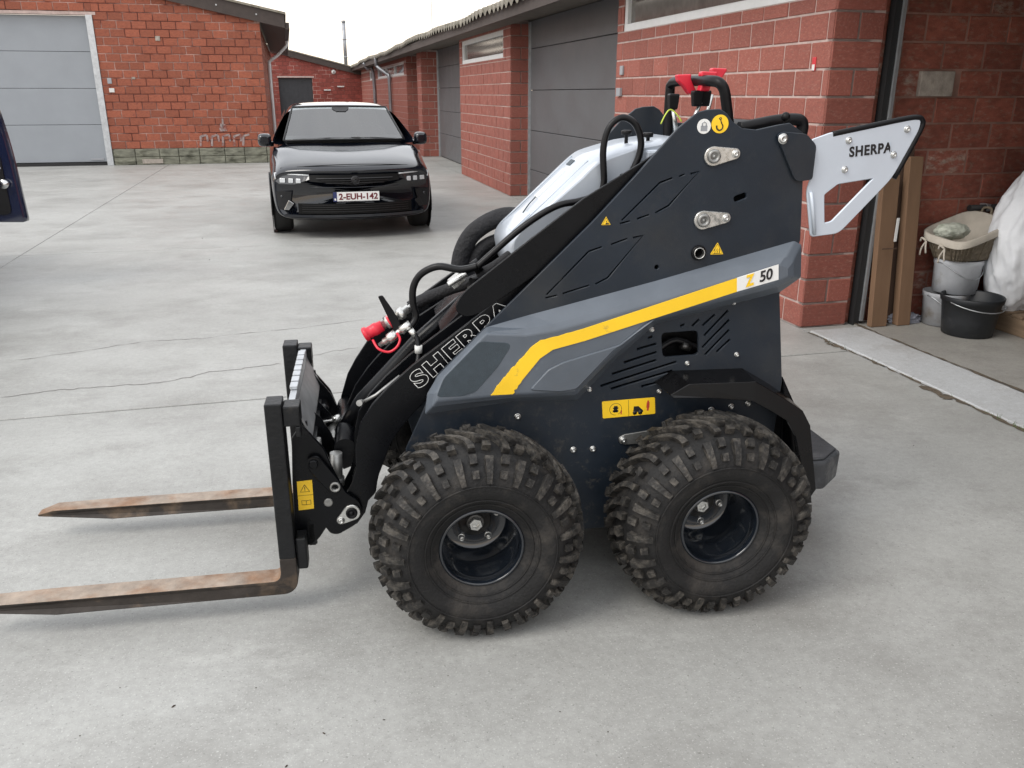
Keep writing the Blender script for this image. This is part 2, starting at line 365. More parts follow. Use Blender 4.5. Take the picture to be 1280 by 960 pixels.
# litter lying about the yard: nobody would count it
b = MB(); rg = random.Random(12)
spots = [(-0.9173, 1.8665), (-0.488, 1.7641), (-0.557, 1.6517), (-3.5518, 9.6535), (-3.0189, 8.3299), (-2.049, 5.8876), (-1.345, 5.0328), (-5.0443, 10.7104), (-2.9134, 8.9215), (-3.2988, 12.5461), (2.4471, 4.6853), (1.8011, 4.3139), (1.8952, 3.6516), (1.9468, 3.6326), (1.1006, 3.2782), (1.7291, 2.8876), (1.3223, 2.5178), (0.8049, 1.9411), (0.1289, 1.8447), (0.2498, 1.7699), (0.502, 1.9923), (-0.1825, 1.9923), (-0.3394, 1.8142), (-0.7154, 1.9411), (-1.0955, 1.9411), (-1.1171, 1.7555)]
for k, (x, y) in enumerate(spots + [(rg.uniform(-4, 2.5), rg.uniform(1.6, 9)) for _ in range(5)]):
    r0 = rg.uniform(0.005, 0.009) if k < 10 else rg.uniform(0.002, 0.004)
    n = 6; ph = rg.uniform(0, 6.3); el = rg.uniform(0.35, 0.8)
    ring = [(x + r0 * math.cos(ph) * math.cos(t) - el * r0 * math.sin(ph) * math.sin(t), y + r0 * math.sin(ph) * math.cos(t) + el * r0 * math.cos(ph) * math.sin(t), 0.001) for t in [2 * math.pi * i / n for i in range(n)]]
    b.add(ring + [(x, y, 0.001 + r0 * rg.uniform(0.3, 0.7))], [(i, (i + 1) % n, n) for i in range(n)])
tag(b.build('yard_litter', 'leaf', fix=False), 'scattered dark crumbs and dry leaf bits on the concrete yard', 'litter', kind='stuff')

# ================================================================== BRICKWORK
bm = bmesh.new(); bmesh.ops.create_cube(bm, size=1.0)
for v in bm.verts: v.co.y *= 1.0
bmesh.ops.bevel(bm, geom=[e for e in bm.edges], offset=0.035, segments=1, affect='EDGES')
for v in bm.verts: v.co.x = math.copysign(0.5 - (0.5 - abs(v.co.x)) * 0.5, v.co.x); v.co.y = math.copysign(0.5 - (0.5 - abs(v.co.y)) * 4 if abs(v.co.y) < 0.499 else 0.5, v.co.y)
UNIT = {}
def unit_brick(m):
    if m not in UNIT:
        me = bpy.data.meshes.new('brick'); bm.to_mesh(me); me.materials.append(M[m]); UNIT[m] = me
    return UNIT[m]

def lay(d0, s0, s1, z0, z1, openings, bl, bh, jt, top=None, phase=0.0, rg=random):
    """running-bond rectangles (sa, sb, za, zb) on a wall strip with openings left free"""
    out = []; k = 0; z = z0
    while z < z1 - 0.03:
        zt = min(z + bh, z1)
        cuts = sorted({z, zt} | {q for o in openings for q in o[2:] if z + 0.02 < q < zt - 0.02})
        for za, zb in zip(cuts, cuts[1:]):
            if zb - za < 0.035: continue
            zm = (za + zb) / 2; iv = [(s0, s1)]
            for o in openings:
                if o[2] < zm < o[3]:
                    iv = [q for a, b_ in iv for q in ((a, min(b_, o[0])), (max(a, o[1]), b_)) if q[1] - q[0] > 0.03]
            for a, b_ in iv:
                x = a - ((k % 2) * 0.5 + phase) % 1.0 * bl
                while x < b_ - 0.02:
                    xa, xb = max(x, a), min(x + bl, b_)
                    if xb - xa > 0.035 and (top is None or zb < top((xa + xb) / 2)):
                        out.append((xa + (jt / 2 if xa > a else 0), xb - (jt / 2 if xb < b_ else 0), za + (jt / 2), zb - jt / 2))
                    x += bl
        z = zt; k += 1
    return out

def cam_size(p, wdt, hgt, n):
    d = Vector((0, 0, CAM_H)) - p; dist = d.length; f = abs(d.normalized().dot(n))
    y = p.y * math.cos(R(19.07)) - (p.z - CAM_H) * math.sin(R(19.07))
    if y < 0.3: return 0
    px = 1050 * p.x / y; py = 1050 * (p.y * math.sin(R(19.07)) + (p.z - CAM_H) * math.cos(R(19.07))) / y
    if abs(px) > 665 or abs(py) > 500: return 0
    if d.dot(n) < 0: return 0
    return wdt * hgt * f * (1050 / y) ** 2

class Building:
    def __init__(s, name, loc, rz, label):
        s.e = empty(name, (*loc, 0), rz); tag(s.e, label, 'building'); s.bricks = []
        s.mw = Matrix.Translation((*loc, 0)) @ Matrix.Rotation(rz, 4, 'Z')
    def wall(s, base, dirn, nrm, s0, s1, z0, z1, bm_, mm, openings=(), bl=0.325, bh=0.172, jt=0.014, thick=0.28, top=None, poly=None, phase=0.0, proud=0.006, skip=None, name='wall'):
        base = Vector((*base, 0)); d = Vector((*dirn, 0)); n = Vector((*nrm, 0)); b = MB()
        xs = sorted({s0, s1} | {q for o in openings for q in o[:2] if s0 < q < s1}); zs = sorted({z0, z1} | {q for o in openings for q in o[2:] if z0 < q < z1})
        if poly is None:
            for xa, xb in zip(xs, xs[1:]):
                for za, zb in zip(zs, zs[1:]):
                    if any(o[0] <= (xa + xb) / 2 <= o[1] and o[2] <= (za + zb) / 2 <= o[3] for o in openings): continue
                    q = [base + d * x + n * y + Vector((0, 0, z)) for x in (xa, xb) for y in (-thick, 0) for z in (za, zb)]
                    b.add(q, [(0, 1, 3, 2), (4, 6, 7, 5), (0, 4, 5, 1), (2, 3, 7, 6), (0, 2, 6, 4), (1, 5, 7, 3)])
        else:
            k = len(poly); q = [base + d * p[0] + n * y + Vector((0, 0, p[1])) for y in (-thick, 0) for p in poly]
            b.add(q, [tuple(range(k)), tuple(range(2 * k - 1, k - 1, -1))] + [(i, i + k, (i + 1) % k + k, (i + 1) % k) for i in range(k)])
        w_ = b.build(name, mm, s.e)
        rot = math.atan2(d.y, d.x)
        for (xa, xb, za, zb) in lay(None, s0, s1, z0, z1, openings, bl, bh, jt, top, phase):
            if skip and skip((xa + xb) / 2, (za + zb) / 2): continue
            c = base + d * ((xa + xb) / 2) + Vector((0, 0, (za + zb) / 2)) + n * (proud + random.gauss(0, 0.0012) - 0.02)
            wn = (s.mw.to_3x3() @ n); s.bricks.append((cam_size(s.mw @ c, xb - xa, zb - za, wn), w_, c, (xb - xa, 0.04, zb - za), rot, 'brick_smear' if bm_ == 'brick_in' and random.random() < 0.16 else bm_))
        return w_
    def finish(s, most=300):
        s.bricks.sort(key=lambda q: -q[0]); rest = {}
        for k, (sz, w_, c, dim, rot, m) in enumerate(s.bricks):
            if k < most and sz > 0:
                o = bpy.data.objects.new('brick', unit_brick(m)); C.objects.link(o); o.parent = w_; o.location = c; o.scale = dim
                o.rotation_euler = (random.gauss(0, 0.003), random.gauss(0, 0.002), rot)
            else: rest.setdefault((w_.name, m), []).append((c, dim, rot))
        for (wn, m), lst in rest.items():
            b = MB()
            for c, dim, rot in lst: b.box(c, dim, rot)
            o = b.build('far_bricks', m, bpy.data.objects[wn], fix=False); o["kind"] = "stuff"

def sectional_door(bld, s0, s1, y, z0, lines, ztop, m, yn=1, name='garage_door'):
    """flat sectional door in the plane y, one panel object for each section, seen from +yn"""
    b = MB(); b.bounds((s0, y - 0.05 * yn, z0), (s1, y - 0.03 * yn, ztop)); d = b.build(name, 'seal', bld.e)
    zs = [z0] + lines + [ztop]
    for za, zb in zip(zs, zs[1:]):
        b = MB(); b.bounds((s0 + 0.004, y - 0.029 * yn, za + (0.02 if za == z0 else 0.004)), (s1 - 0.004, y, zb - 0.004)); b.build('panel', m, d, bevel=0.006, seg=2)
    return d

def window(bld, s0, s1, z0, z1, y, mull=()):
    f = MB(); t = 0.07
    f.bounds((s0, y - 0.06, z0), (s1, y + 0.015, z0 + t)); f.bounds((s0, y - 0.06, z1 - t), (s1, y + 0.015, z1))
    for a in [s0] + [q - t / 2 for q in mull] + [s1 - t]: f.bounds((a, y - 0.061, z0 + 0.002), (a + t, y + 0.012, z1 - 0.002))
    o = f.build('window', 'wframe', bld.e, bevel=0.004, seg=1)
    g = MB(); g.bounds((s0 + 0.03, y - 0.04, z0 + 0.03), (s1 - 0.03, y - 0.03, z1 - 0.03)); g.build('pane', 'pane', o)
    return o

# ------------------------------------------------------------------ right: row of garages
GR = Building('garage_row', (FPX, FPY), FAN, 'long row of red brick garages with grey sectional doors along the right')
X, Y = (1, 0), (0, 1)
WT = 2.62
GR.wall((0, 0), X, Y, 0.0, 3.80, 0, WT, 'brick', 'mortar', [(0.33, 3.64, 2.165, 2.55)], phase=0.3)
GR.wall((0, 0), X, Y, 8.35, 12.45, 0, WT, 'brick', 'mortar', [(8.80, 12.2, 2.11, 2.52)], phase=0.1)
GR.wall((0, 0), X, Y, 17.65, 18.35, 0, WT, 'brick', 'mortar')
GR.wall((0, 0), X, Y, 20.5, 36, 0, WT, 'brick', 'mortar', [(21.0, 28.6, 2.09, 2.46), (30.1, 31.85, 2.07, 2.44)])
for s, dp in ((8.35, 0.34), (17.65, 0.46), (20.5, 0.4)):       # door reveals that face the camera
    GR.wall((s, 0), (0, -1), (-1, 0), 0.002, dp, 0, WT - 0.01, 'brick', 'mortar', thick=0.02, phase=0.5)
GR.wall((0, 0), (0, -1), (-1, 0), 0.0, 0.36, 0, WT, 'brick', 'mortar', thick=0.05, bl=0.36)
GR.wall((0.05, 0), (0, -1), (-1, 0), 0.36, 6.2, 0, WT, 'brick_in', 'mortar_in', thick=0.2, phase=0.4, jt=0.009, proud=0.0035, skip=lambda x, z: 0.6 < x < 0.93 and 1.5 < z < 1.7)
b = MB(); b.bounds((0.02, -0.98, 1.552), (0.06, -0.715, 1.712)); b.build('bare_block', 'bare_block', GR.e, bevel=0.006)
for a in ((0.33, 3.64, 2.165, 2.55, ()), (8.80, 12.2, 2.11, 2.52, ()), (21.0, 28.6, 2.09, 2.46, (23.5, 26.0)), (30.1, 31.85, 2.07, 2.44, ())):
    window(GR, *a[:4], -0.02, a[4])
sectional_door(GR, 3.80, 8.35, -0.32, 0.0, [0.42, 1.02, 1.62, 2.22], 2.62, 'door')
sectional_door(GR, 12.45, 17.65, -0.44, 0.0, [0.6, 1.15, 1.7, 2.2], 2.62, 'door')
sectional_door(GR, 18.35, 20.5, -0.36, 0.0, [0.6, 1.2, 1.8], 2.62, 'door')
for s, y in ((8.335, -0.30), (17.635, -0.42), (20.485, -0.34), (3.815, -0.30)):   # pale door guides beside the reveals
    b = MB(); b.bounds((s - 0.012, y - 0.02, 0), (s + 0.012, y + 0.02, WT - 0.02)); b.build('door_guide', 'galv', GR.e)
# inside of the open garage: back wall, far side wall, lintel, ceiling, next pier
b = MB(); b.bounds((-6.4, -6.5, 0), (0.25, -6.2, WT)); b.build('back_wall', 'mortar_in', GR.e)
b = MB(); b.bounds((-6.4, -6.2, 0), (-6.2, -0.28, WT)); b.build('side_wall', 'mortar_in', GR.e)
b = MB(); b.bounds((-6.4, -0.28, 0), (-5.0, 0, WT)); b.build('pier', 'brick', GR.e)
b = MB(); b.bounds((-5.0, -0.25, 2.36), (-0.001, -0.01, WT)); b.build('lintel', 'mortar', GR.e)
b = MB(); b.bounds((-6.4, -6.5, WT + 0.002), (36, 0.0, WT + 0.06)); b.build('ceiling', 'soffit', GR.e)
b = MB(); b.bounds((-0.03, -0.452, 0.0), (0.03, -0.408, 2.62)); b.build('door_rail', 'seal', GR.e)      # dark guide with a bright steel lip
b = MB(); b.bounds((-0.045, -0.478, 0.03), (-0.02, -0.455, 2.62)); b.build('rail_lip', 'galv', GR.e)
# eaves: soffit, fascia, corrugated roof sheet
b = MB(); b.bounds((-6.4, 0.003, WT - 0.06), (36.2, 0.37, WT)); b.build('soffit', 'soffit', GR.e)
b = MB(); b.bounds((-6.4, 0.372, WT - 0.08), (36.2, 0.40, WT + 0.075)); b.build('fascia', 'brown', GR.e)
vs = []; fs = []; n = 0; N = int(42.8 / 0.03)
for i in range(N + 1):
    s_ = -6.5 + i * 0.03; wv = 0.034 * math.sin(2 * math.pi * s_ / 0.27); sag = 0.025 * math.sin(s_ * 0.5) + 0.012 * math.sin(s_ * 1.7)
    for y_, z_ in ((0.47, 2.665), (0.47, 2.725), (-3.2, 3.55), (-7.0, 2.72)):
        vs.append((s_, y_ + (0.012 * math.sin(s_ * 3.1) if y_ > 0.4 else 0), z_ + wv + sag + (0.024 if y_ > 0.4 else 0.02)))
for i in range(N):
    for k in range(3): fs.append((4 * i + k, 4 * i + k + 1, 4 * i + k + 5, 4 * i + k + 4))
b = MB(); b.add(vs, fs); b.build('corrugated_roof', 'roof', GR.e, fix=False)
def downpipe(pts, r, parent, m='zinc', name='downpipe'):
    b = MB(); b.tube(pts, r, 10, res=3); return b.build(name, m, parent, fix=False)
downpipe([(24.6, 0.44, 2.68), (24.6, 0.44, 2.5), (24.6, 0.40, 2.40), (24.1, 0.14, 2.16), (24.0, 0.10, 2.05), (24.0, 0.09, 1.0), (24.0, 0.09, 0)], 0.055, GR.e)
downpipe([(29.3, 0.44, 2.68), (29.3, 0.3, 2.45), (29.3, 0.09, 2.3), (29.3, 0.09, 0)], 0.06, GR.e)
# small fixtures: red sign sticker, switch boxes, door bell
def fixture(name, s, z, ws, hs, m, d=0.03, base=0.006):
    b = MB(); b.bounds((s - ws / 2, base, z - hs / 2), (s + ws / 2, base + d, z + hs / 2)); return b.build(name, m, GR.e, bevel=0.004)
M['red_sign'] = mat('red_sign_plastic', (0.55, 0.03, 0.04), 0.4)
M['white_plastic'] = mat('white_plastic', (0.62, 0.62, 0.6), 0.45, var=0.08)
M['grey_plastic'] = mat('grey_plastic', (0.30, 0.31, 0.33), 0.5, var=0.08)
f_ = fixture('wall_sign', *(0.1676, 1.7544), 0.042, 0.085, 'red_sign', 0.006)
b = MB(); b.bounds((f_.bound_box[0][0] + 0.006, 0.0125, (0.1645, 1.7395)[1] - 0.025), (f_.bound_box[4][0] - 0.006, 0.0135, (0.1645, 1.7395)[1] + 0.012)); b.build('sign_print', 'white_plastic', f_)
fixture('switch', *(3.6529, 1.5858), 0.11, 0.08, 'grey_plastic')
fixture('switch', *(3.6094, 1.7965), 0.08, 0.09, 'grey_plastic', 0.02)
GR.finish(300)

# ------------------------------------------------------------------ left: gabled garage building
LB = Building('gabled_garage', (-5.795, 20.917), YA, 'red brick gabled building with a pale grey sectional door at the left')
LT = lambda s: 3.10 + 0.21 * (0.17 - s)
NY = (0, -1)
LB.wall((0, 0), X, NY, -3.52, 0.0, 0.36, 4.2, 'brick_left', 'mortar_left', [], bl=0.31, bh=0.171, jt=0.017, top=lambda s: LT(s) + 0.10, proud=0.013,
        poly=[(-3.52, 0.36), (0, 0.36), (0, LT(0)), (-3.52, LT(-3.52))])
LB.wall((0, 0), X, NY, -8.0, -3.52, 3.27, 5.0, 'brick_left', 'mortar_left', [], bl=0.31, bh=0.171, jt=0.017, top=lambda s: LT(s) + 0.1, proud=0.013,
        poly=[(-8.0, 3.27), (-3.52, 3.27), (-3.52, LT(-3.52)), (-8.0, LT(-8.0))])
LB.wall((0, 0.28), (0, 1), (1, 0), 0.0, 15, 0, 3.0, 'brick_left', 'mortar_left', [], bl=0.31, bh=0.171)
LB.wall((-8.0, 0), X, NY, -2.0, 0.0, 0, 4.2, 'brick_left', 'mortar_left', [], bl=0.31, bh=0.171)
# plinth of big worn blocks, a cap course and a pale patch
rg = random.Random(3); x = -3.5
pl = MB(); pl.bounds((-3.52, 0.01, 0), (0.0, 0.27, 0.358)); plo = pl.build('plinth', 'plinth', LB.e)
while x < -0.01:
    l_ = min(rg.uniform(0.42, 0.6), -0.0 - x)
    for z0, z1 in ((0.0, 0.17), (0.18, 0.355)):
        b = MB(); b.bounds((x + 0.008, -0.02 - rg.uniform(0, 0.012), z0), (x + l_ - 0.008, 0.012, z1)); b.build('plinth_block', 'plinth', plo, bevel=0.012)
    x += l_
b = MB(); b.bounds((-2.9, -0.045, 0.03), (-2.45, -0.034, 0.13)); b.build('plinth_patch', 'bare_block', plo)
sectional_door(LB, -7.95, -3.66, 0.10, 0.06, [0.90, 1.68, 2.45], 3.19, 'door_pale', yn=-1)
b = MB(); b.bounds((-3.66, -0.03, 0.0), (-3.525, 0.12, 3.2)); b.build('door_jamb', 'galv', LB.e, bevel=0.004)
b = MB(); b.bounds((-8.0, -0.02, 3.2), (-3.45, 0.2, 3.262)); b.build('door_lintel', 'mortar', LB.e)
b = MB(); b.bounds((-7.9, 0.05, 0.0), (-3.66, 0.12, 0.06)); b.build('door_seal', 'seal', LB.e)
b = MB(); b.bounds((-4.02, 0.085, 0.12), (-3.74, 0.0985, 0.16)); b.build('door_plate', 'grey_plastic', LB.e)
for nm, s_, z_, ws, hs, m in (('switch', -3.34, 1.64, 0.11, 0.09, 'white_plastic'), ('switch', -3.36, 1.84, 0.09, 0.12, 'grey_plastic'), ('wall_cap', -2.23, 2.74, 0.1, 0.1, 'bare_block'), ('wall_cap', -2.85, 1.9, 0.07, 0.05, 'bare_block')):
    b = MB(); b.bounds((s_ - ws / 2, -0.03, z_ - hs / 2), (s_ + ws / 2, -0.009, z_ + hs / 2)); b.build(nm, m, LB.e, bevel=0.006)
# grey graffiti strokes and a pale splash, flat paint on the wall
M['graffiti'] = mat('faded_grey_paint', (0.30, 0.24, 0.23), 0.8, var=0.3, vscale=12, col2=(0.24, 0.08, 0.06), c2pos=(0.45, 0.6), c2scale=9)
b = MB()
def stroke(p, q, wd):
    p = Vector(p); q = Vector(q); d = (q - p).normalized(); n_ = Vector((-d.y, d.x)) * wd / 2
    b.add([(v.x, -0.0215, v.y) for v in (p + n_, p - n_, q - n_, q + n_)], [(0, 1, 2, 3)])
for x0 in (-1.58, -1.33, -1.08, -0.83, -0.62):
    stroke((x0, 0.40), (x0 + 0.02, 0.63), 0.05); stroke((x0 + 0.02, 0.62), (x0 + 0.16, 0.655), 0.045)
    if x0 < -0.7: stroke((x0 + 0.16, 0.65), (x0 + 0.17, 0.50), 0.045)
for p, q, wd in (((-1.12, 0.78), (-0.96, 0.80), 0.12), ((-1.04, 0.8), (-1.03, 1.02), 0.04), ((-1.1, 0.88), (-0.98, 0.86), 0.06)): stroke(p, q, wd)
b.build('graffiti', 'graffiti', LB.e, fix=False)
# roof with verge board, eave overhang and a white downpipe
vb = MB(); th_ = 0.27
vb.add([(-8.2, -0.10, LT(-8.2) - 0.02), (0.56, -0.10, LT(0.56) - 0.02), (0.56, -0.10, LT(0.56) + th_), (-8.2, -0.10, LT(-8.2) + th_),
        (-8.2, -0.06, LT(-8.2) - 0.02), (0.56, -0.06, LT(0.56) - 0.02), (0.56, -0.06, LT(0.56) + th_), (-8.2, -0.06, LT(-8.2) + th_)],
       [(0, 1, 2, 3), (4, 7, 6, 5), (0, 4, 5, 1), (3, 2, 6, 7), (1, 5, 6, 2), (0, 3, 7, 4)])
vo = vb.build('verge_board', 'brown', LB.e)
for s_ in (-1.75, -0.9, -0.05): b = MB(); b.cyl((s_, -0.112, LT(s_) + 0.13), (s_, -0.099, LT(s_) + 0.13), 0.018, n=8); b.build('screw', 'galv', vo)
for za, zb, nm, m in ((th_ + 0.002, th_ + 0.05, 'roof', 'roof'), (0.004, 0.03, 'eave_soffit', 'brown')):
    s0_ = -8.2 if nm == 'roof' else 0.003
    b = MB(); q = []
    for y_ in (-0.14 if nm == 'roof' else -0.055, 15.2):
        q += [(s0_, y_, LT(s0_) + za), (0.6, y_, LT(0.6) + za), (0.6, y_, LT(0.6) + zb), (s0_, y_, LT(s0_) + zb)]
    b.add(q, [(0, 1, 2, 3), (7, 6, 5, 4), (0, 4, 5, 1), (1, 5, 6, 2), (2, 6, 7, 3), (3, 7, 4, 0)]); b.build(nm, m, LB.e)
b = MB(); b.bounds((0.565, -0.05, LT(0.56) - 0.04), (0.66, 15.2, LT(0.56) + 0.10)); b.build('gutter', 'brown', LB.e)
downpipe([(0.60, 4.6, 2.98), (0.58, 4.6, 2.85), (0.30, 4.6, 2.58), (0.10, 4.6, 2.44), (0.07, 4.6, 2.30), (0.07, 4.6, 1.2), (0.07, 4.6, 0.05)], 0.045, LB.e, m='wframe')
LB.finish(300)

# ------------------------------------------------------------------ far end: low brick building closing the yard
FB = Building('end_building', (FPX + 36 * math.cos(FAN), FPY + 36 * math.sin(FAN)), FAN, 'low red brick building with a dark gate closing the far end of the yard')
ft = lambda y: 2.52 + 0.245 * (y - 0.68)
FB.wall((0, 0), (0, 1), (-1, 0), -0.3, 5.5, 0, 3.9, 'brick_far', 'mortar_left', [(2.19, 3.66, 0, 2.24)], bl=0.31, bh=0.171, top=lambda s: ft(s) + 0.15,
        poly=[(-0.3, 0), (2.19, 0), (2.19, 2.24), (3.66, 2.24), (3.66, 0), (5.5, 0), (5.5, ft(5.5)), (-0.3, ft(-0.3))])
b = MB(); b.bounds((0.12, 2.19, 0), (0.17, 3.66, 2.24)); go = b.build('gate', 'dark_gate', FB.e)
for k in range(7):
    b = MB(); b.bounds((0.10, 2.2 + k * 0.208, 0.03), (0.12, 2.2 + k * 0.208 + 0.2, 2.22)); b.build('gate_board', 'dark_gate', go)
b = MB(); b.bounds((-0.05, 2.1, 2.242), (-0.012, 3.7, 2.31)); b.build('gate_lintel', 'mortar', FB.e)
b = MB(); q = []
for x_ in (-0.12, -0.08): q += [(x_, -0.4, ft(-0.4)), (x_, 5.6, ft(5.6)), (x_, 5.6, ft(5.6) + 0.24), (x_, -0.4, ft(-0.4) + 0.24)]
b.add(q, [(0, 1, 2, 3), (7, 6, 5, 4), (0, 4, 5, 1), (1, 5, 6, 2), (2, 6, 7, 3), (3, 7, 4, 0)]); b.build('verge_board', 'brown', FB.e)
b = MB(); q = []
for x_ in (-0.15, 9): q += [(x_, -0.45, ft(-0.45) + 0.243), (x_, 5.7, ft(5.7) + 0.243), (x_, 5.7, ft(5.7) + 0.29), (x_, -0.45, ft(-0.45) + 0.29)]
b.add(q, [(0, 1, 2, 3), (7, 6, 5, 4), (0, 4, 5, 1), (1, 5, 6, 2), (2, 6, 7, 3), (3, 7, 4, 0)]); b.build('roof', 'roof', FB.e)
b = MB(); b.cyl((3, 0.45, 2.6), (3, 0.45, 4.86), 0.085, n=12); ch = b.build('flue_pipe', 'zinc', FB.e, fix=False)
for z_ in (3.2, 4.0, 4.78): b = MB(); b.cyl((3, 0.45, z_), (3, 0.45, z_ + 0.06), 0.1, n=12); b.build('flue_collar', 'zinc', ch, fix=False)
b = MB(); b.lathe([(0, 0.09), (0.02, 0.10), (0.05, 0.09), (0.08, 0.03)], (-0.01, 1.22, 2.49), (-1, 0, 0), 12); b.build('wall_lamp', 'white_plastic', FB.e, fix=False)
for y_, z_, l_ in ((1.55, 1.70, 0.30), (0.95, 1.85, 0.3)): b = MB(); b.bounds((-0.06, y_ - l_ / 2, z_), (-0.012, y_ + l_ / 2, z_ + 0.05)); b.build('wall_bracket', 'white_plastic', FB.e)
FB.finish(300)
b = MB(); b.cyl((-2.9, 33.0, 3.0), (-2.9, 33.0, 5.35), 0.012, n=6); mo = b.build('aerial_mast', 'zinc', fix=False)
tag(mo, 'thin aerial rod standing above the garage roof edge', 'aerial')
b = MB(); b.cyl((-2.905, 33.0, 5.2), (-2.75, 33.0, 5.2), 0.007, n=6); b.build('aerial_element', 'zinc', mo, fix=False)

# ================================================================== MINI LOADER
M['plate'] = mat('blue_black_powder_coat', (0.0142, 0.0205, 0.030), 0.42, spec=0.32, var=0.14, vscale=5, bump=0.10, bscale=420, rvar=0.10, col2=(0.034, 0.036, 0.038), c2pos=(0.48, 0.82), c2scale=3.2)
M['arm'] = mat('black_powder_coat', (0.0034, 0.0038, 0.005), 0.28, spec=0.22, var=0.2, vscale=8, bump=0.06, bscale=400, rvar=0.06, col2=(0.02, 0.02, 0.02), c2pos=(0.66, 0.84), c2scale=9)
M['cover'] = mat('grey_moulded_cover', (0.098, 0.115, 0.138), 0.38, var=0.12, vscale=6, bump=0.06, bscale=500, rvar=0.08, col2=(0.16, 0.18, 0.2), c2pos=(0.66, 0.8), c2scale=16)
M['infill'] = mat('dark_grey_infill', (0.040, 0.055, 0.068), 0.6, var=0.12, vscale=40, bump=0.25, bscale=500)
M['yellow'] = mat('yellow_decal', (0.92, 0.58, 0.02), 0.4, var=0.05)
M['yellow_worn'] = mat('scratched_yellow_decal', (0.92, 0.58, 0.02), 0.4, var=0.06, col2=(0.45, 0.30, 0.06), c2pos=(0.64, 0.76), c2scale=22)
M['white'] = mat('white_decal', (0.78, 0.78, 0.76), 0.4)
M['ink'] = mat('black_print', (0.01, 0.01, 0.011), 0.5)
M['red'] = mat('red_plastic', (0.62, 0.018, 0.04), 0.35, var=0.08)
M['red_print'] = mat('red_print', (0.5, 0.05, 0.03), 0.5)
M['silver'] = mat('silver_paint', (0.52, 0.57, 0.635), 0.36, 0.1, var=0.05, vscale=5, rvar=0.05, col2=(0.22, 0.23, 0.25), c2pos=(0.72, 0.80), c2scale=18)
M['fender'] = mat('glossy_black_fender', (0.004, 0.004, 0.0045), 0.22, spec=0.35, var=0.2, vscale=6, rvar=0.1)
M['hub'] = mat('grimy_hub_steel', (0.10, 0.098, 0.095), 0.4, 0.8, var=0.4, vscale=30)
M['hood'] = mat('pale_silver_hood_paint', (0.45, 0.49, 0.545), 0.32, 0.15, var=0.05, vscale=5, coat=0.3)
M['steel'] = mat('bright_zinc_steel', (0.62, 0.62, 0.60), 0.28, 0.9, var=0.15, vscale=60, rvar=0.12)
M['dull'] = mat('dull_pin_steel', (0.30, 0.30, 0.29), 0.45, 0.8, var=0.25, vscale=40)
M['rubber'] = mat('muddy_tyre_rubber', (0.012, 0.0118, 0.012), 0.62, spec=0.28, var=0.25, vscale=10, bump=0.3, bscale=120, col2=(0.046, 0.041, 0.036), c2pos=(0.50, 0.78), c2scale=9)
M['lug'] = mat('muddy_tread_rubber', (0.018, 0.017, 0.016), 0.62, spec=0.35, var=0.3, vscale=18, bump=0.5, bscale=110, col2=(0.10, 0.090, 0.077), c2pos=(0.46, 0.70), c2scale=26)
M['rim'] = mat('black_wheel_paint', (0.008, 0.011, 0.016), 0.16, coat=0.7)
M['hose'] = mat('hydraulic_hose', (0.005, 0.005, 0.006), 0.34, spec=0.28, var=0.1, bump=0.1, bscale=300)
M['fabric'] = mat('woven_hose_sleeve', (0.010, 0.010, 0.012), 0.8, var=0.3, vscale=20, bump=0.8, bscale=70)
M['matte'] = mat('black_plastic', (0.005, 0.005, 0.006), 0.42, spec=0.22, var=0.15)
M['step'] = mat('worn_grey_step', (0.05, 0.053, 0.058), 0.6, var=0.35, vscale=12, bump=0.4, bscale=60, col2=(0.12, 0.12, 0.12), c2pos=(0.55, 0.75), c2scale=12)
M['fork'] = mat('worn_black_fork_steel', (0.0075, 0.008, 0.009), 0.42, 0.0, spec=0.3, var=0.3, vscale=9, bump=0.25, bscale=60, col2=(0.06, 0.052, 0.044), c2pos=(0.58, 0.78), c2scale=8)
M['fork_top'] = mat('rubbed_rusty_fork_steel', (0.30, 0.24, 0.19), 0.5, 0.15, var=0.3, vscale=16, bump=0.35, bscale=50, col2=(0.22, 0.125, 0.07), c2pos=(0.46, 0.64), c2scale=5.5)
M['fork_side'] = mat('dirty_fork_steel', (0.035, 0.029, 0.025), 0.55, 0.2, spec=0.35, var=0.35, vscale=9, bump=0.25, bscale=50, col2=(0.15, 0.105, 0.07), c2pos=(0.52, 0.72), c2scale=7)

LO = empty('mini_loader', (-0.105, 2.171, 0), R(9.57))
tag(LO, 'dark blue-grey mini loader with chunky tyres and yellow stripe', 'loader')
WC = 0.595                                     # depth of the machine's middle plane behind the near tyre faces
mir = lambda w_: 2 * WC - w_

def slot(p, q, wd):
    p = Vector(p); q = Vector(q); d = (q - p).normalized() * (wd / 2); n = Vector((-d.y, d.x))
    return [tuple(v) for v in (p - d * 0.6 + n, p - d * 0.6 - n, q + d * 0.6 - n, q + d * 0.6 + n)]
def bent(pts, wd):
    """a constant-width cut that follows a polyline"""
    P = [Vector(p) for p in pts]; L_ = []; R_ = []
    for i, p in enumerate(P):
        d0 = (p - P[i - 1]).normalized() if i else (P[1] - P[0]).normalized()
        d1 = (P[i + 1] - p).normalized() if i < len(P) - 1 else d0
        t = (d0 + d1).normalized(); n = Vector((-t.y, t.x)); k = wd / 2 / max(0.5, n.dot(Vector((-d0.y, d0.x))))
        L_.append(tuple(p + n * k)); R_.append(tuple(p - n * k))
    return L_ + R_[::-1]
def circ(c, r, n=20): return [(c[0] + r * math.cos(2 * math.pi * i / n), c[1] + r * math.sin(2 * math.pi * i / n)) for i in range(n)]

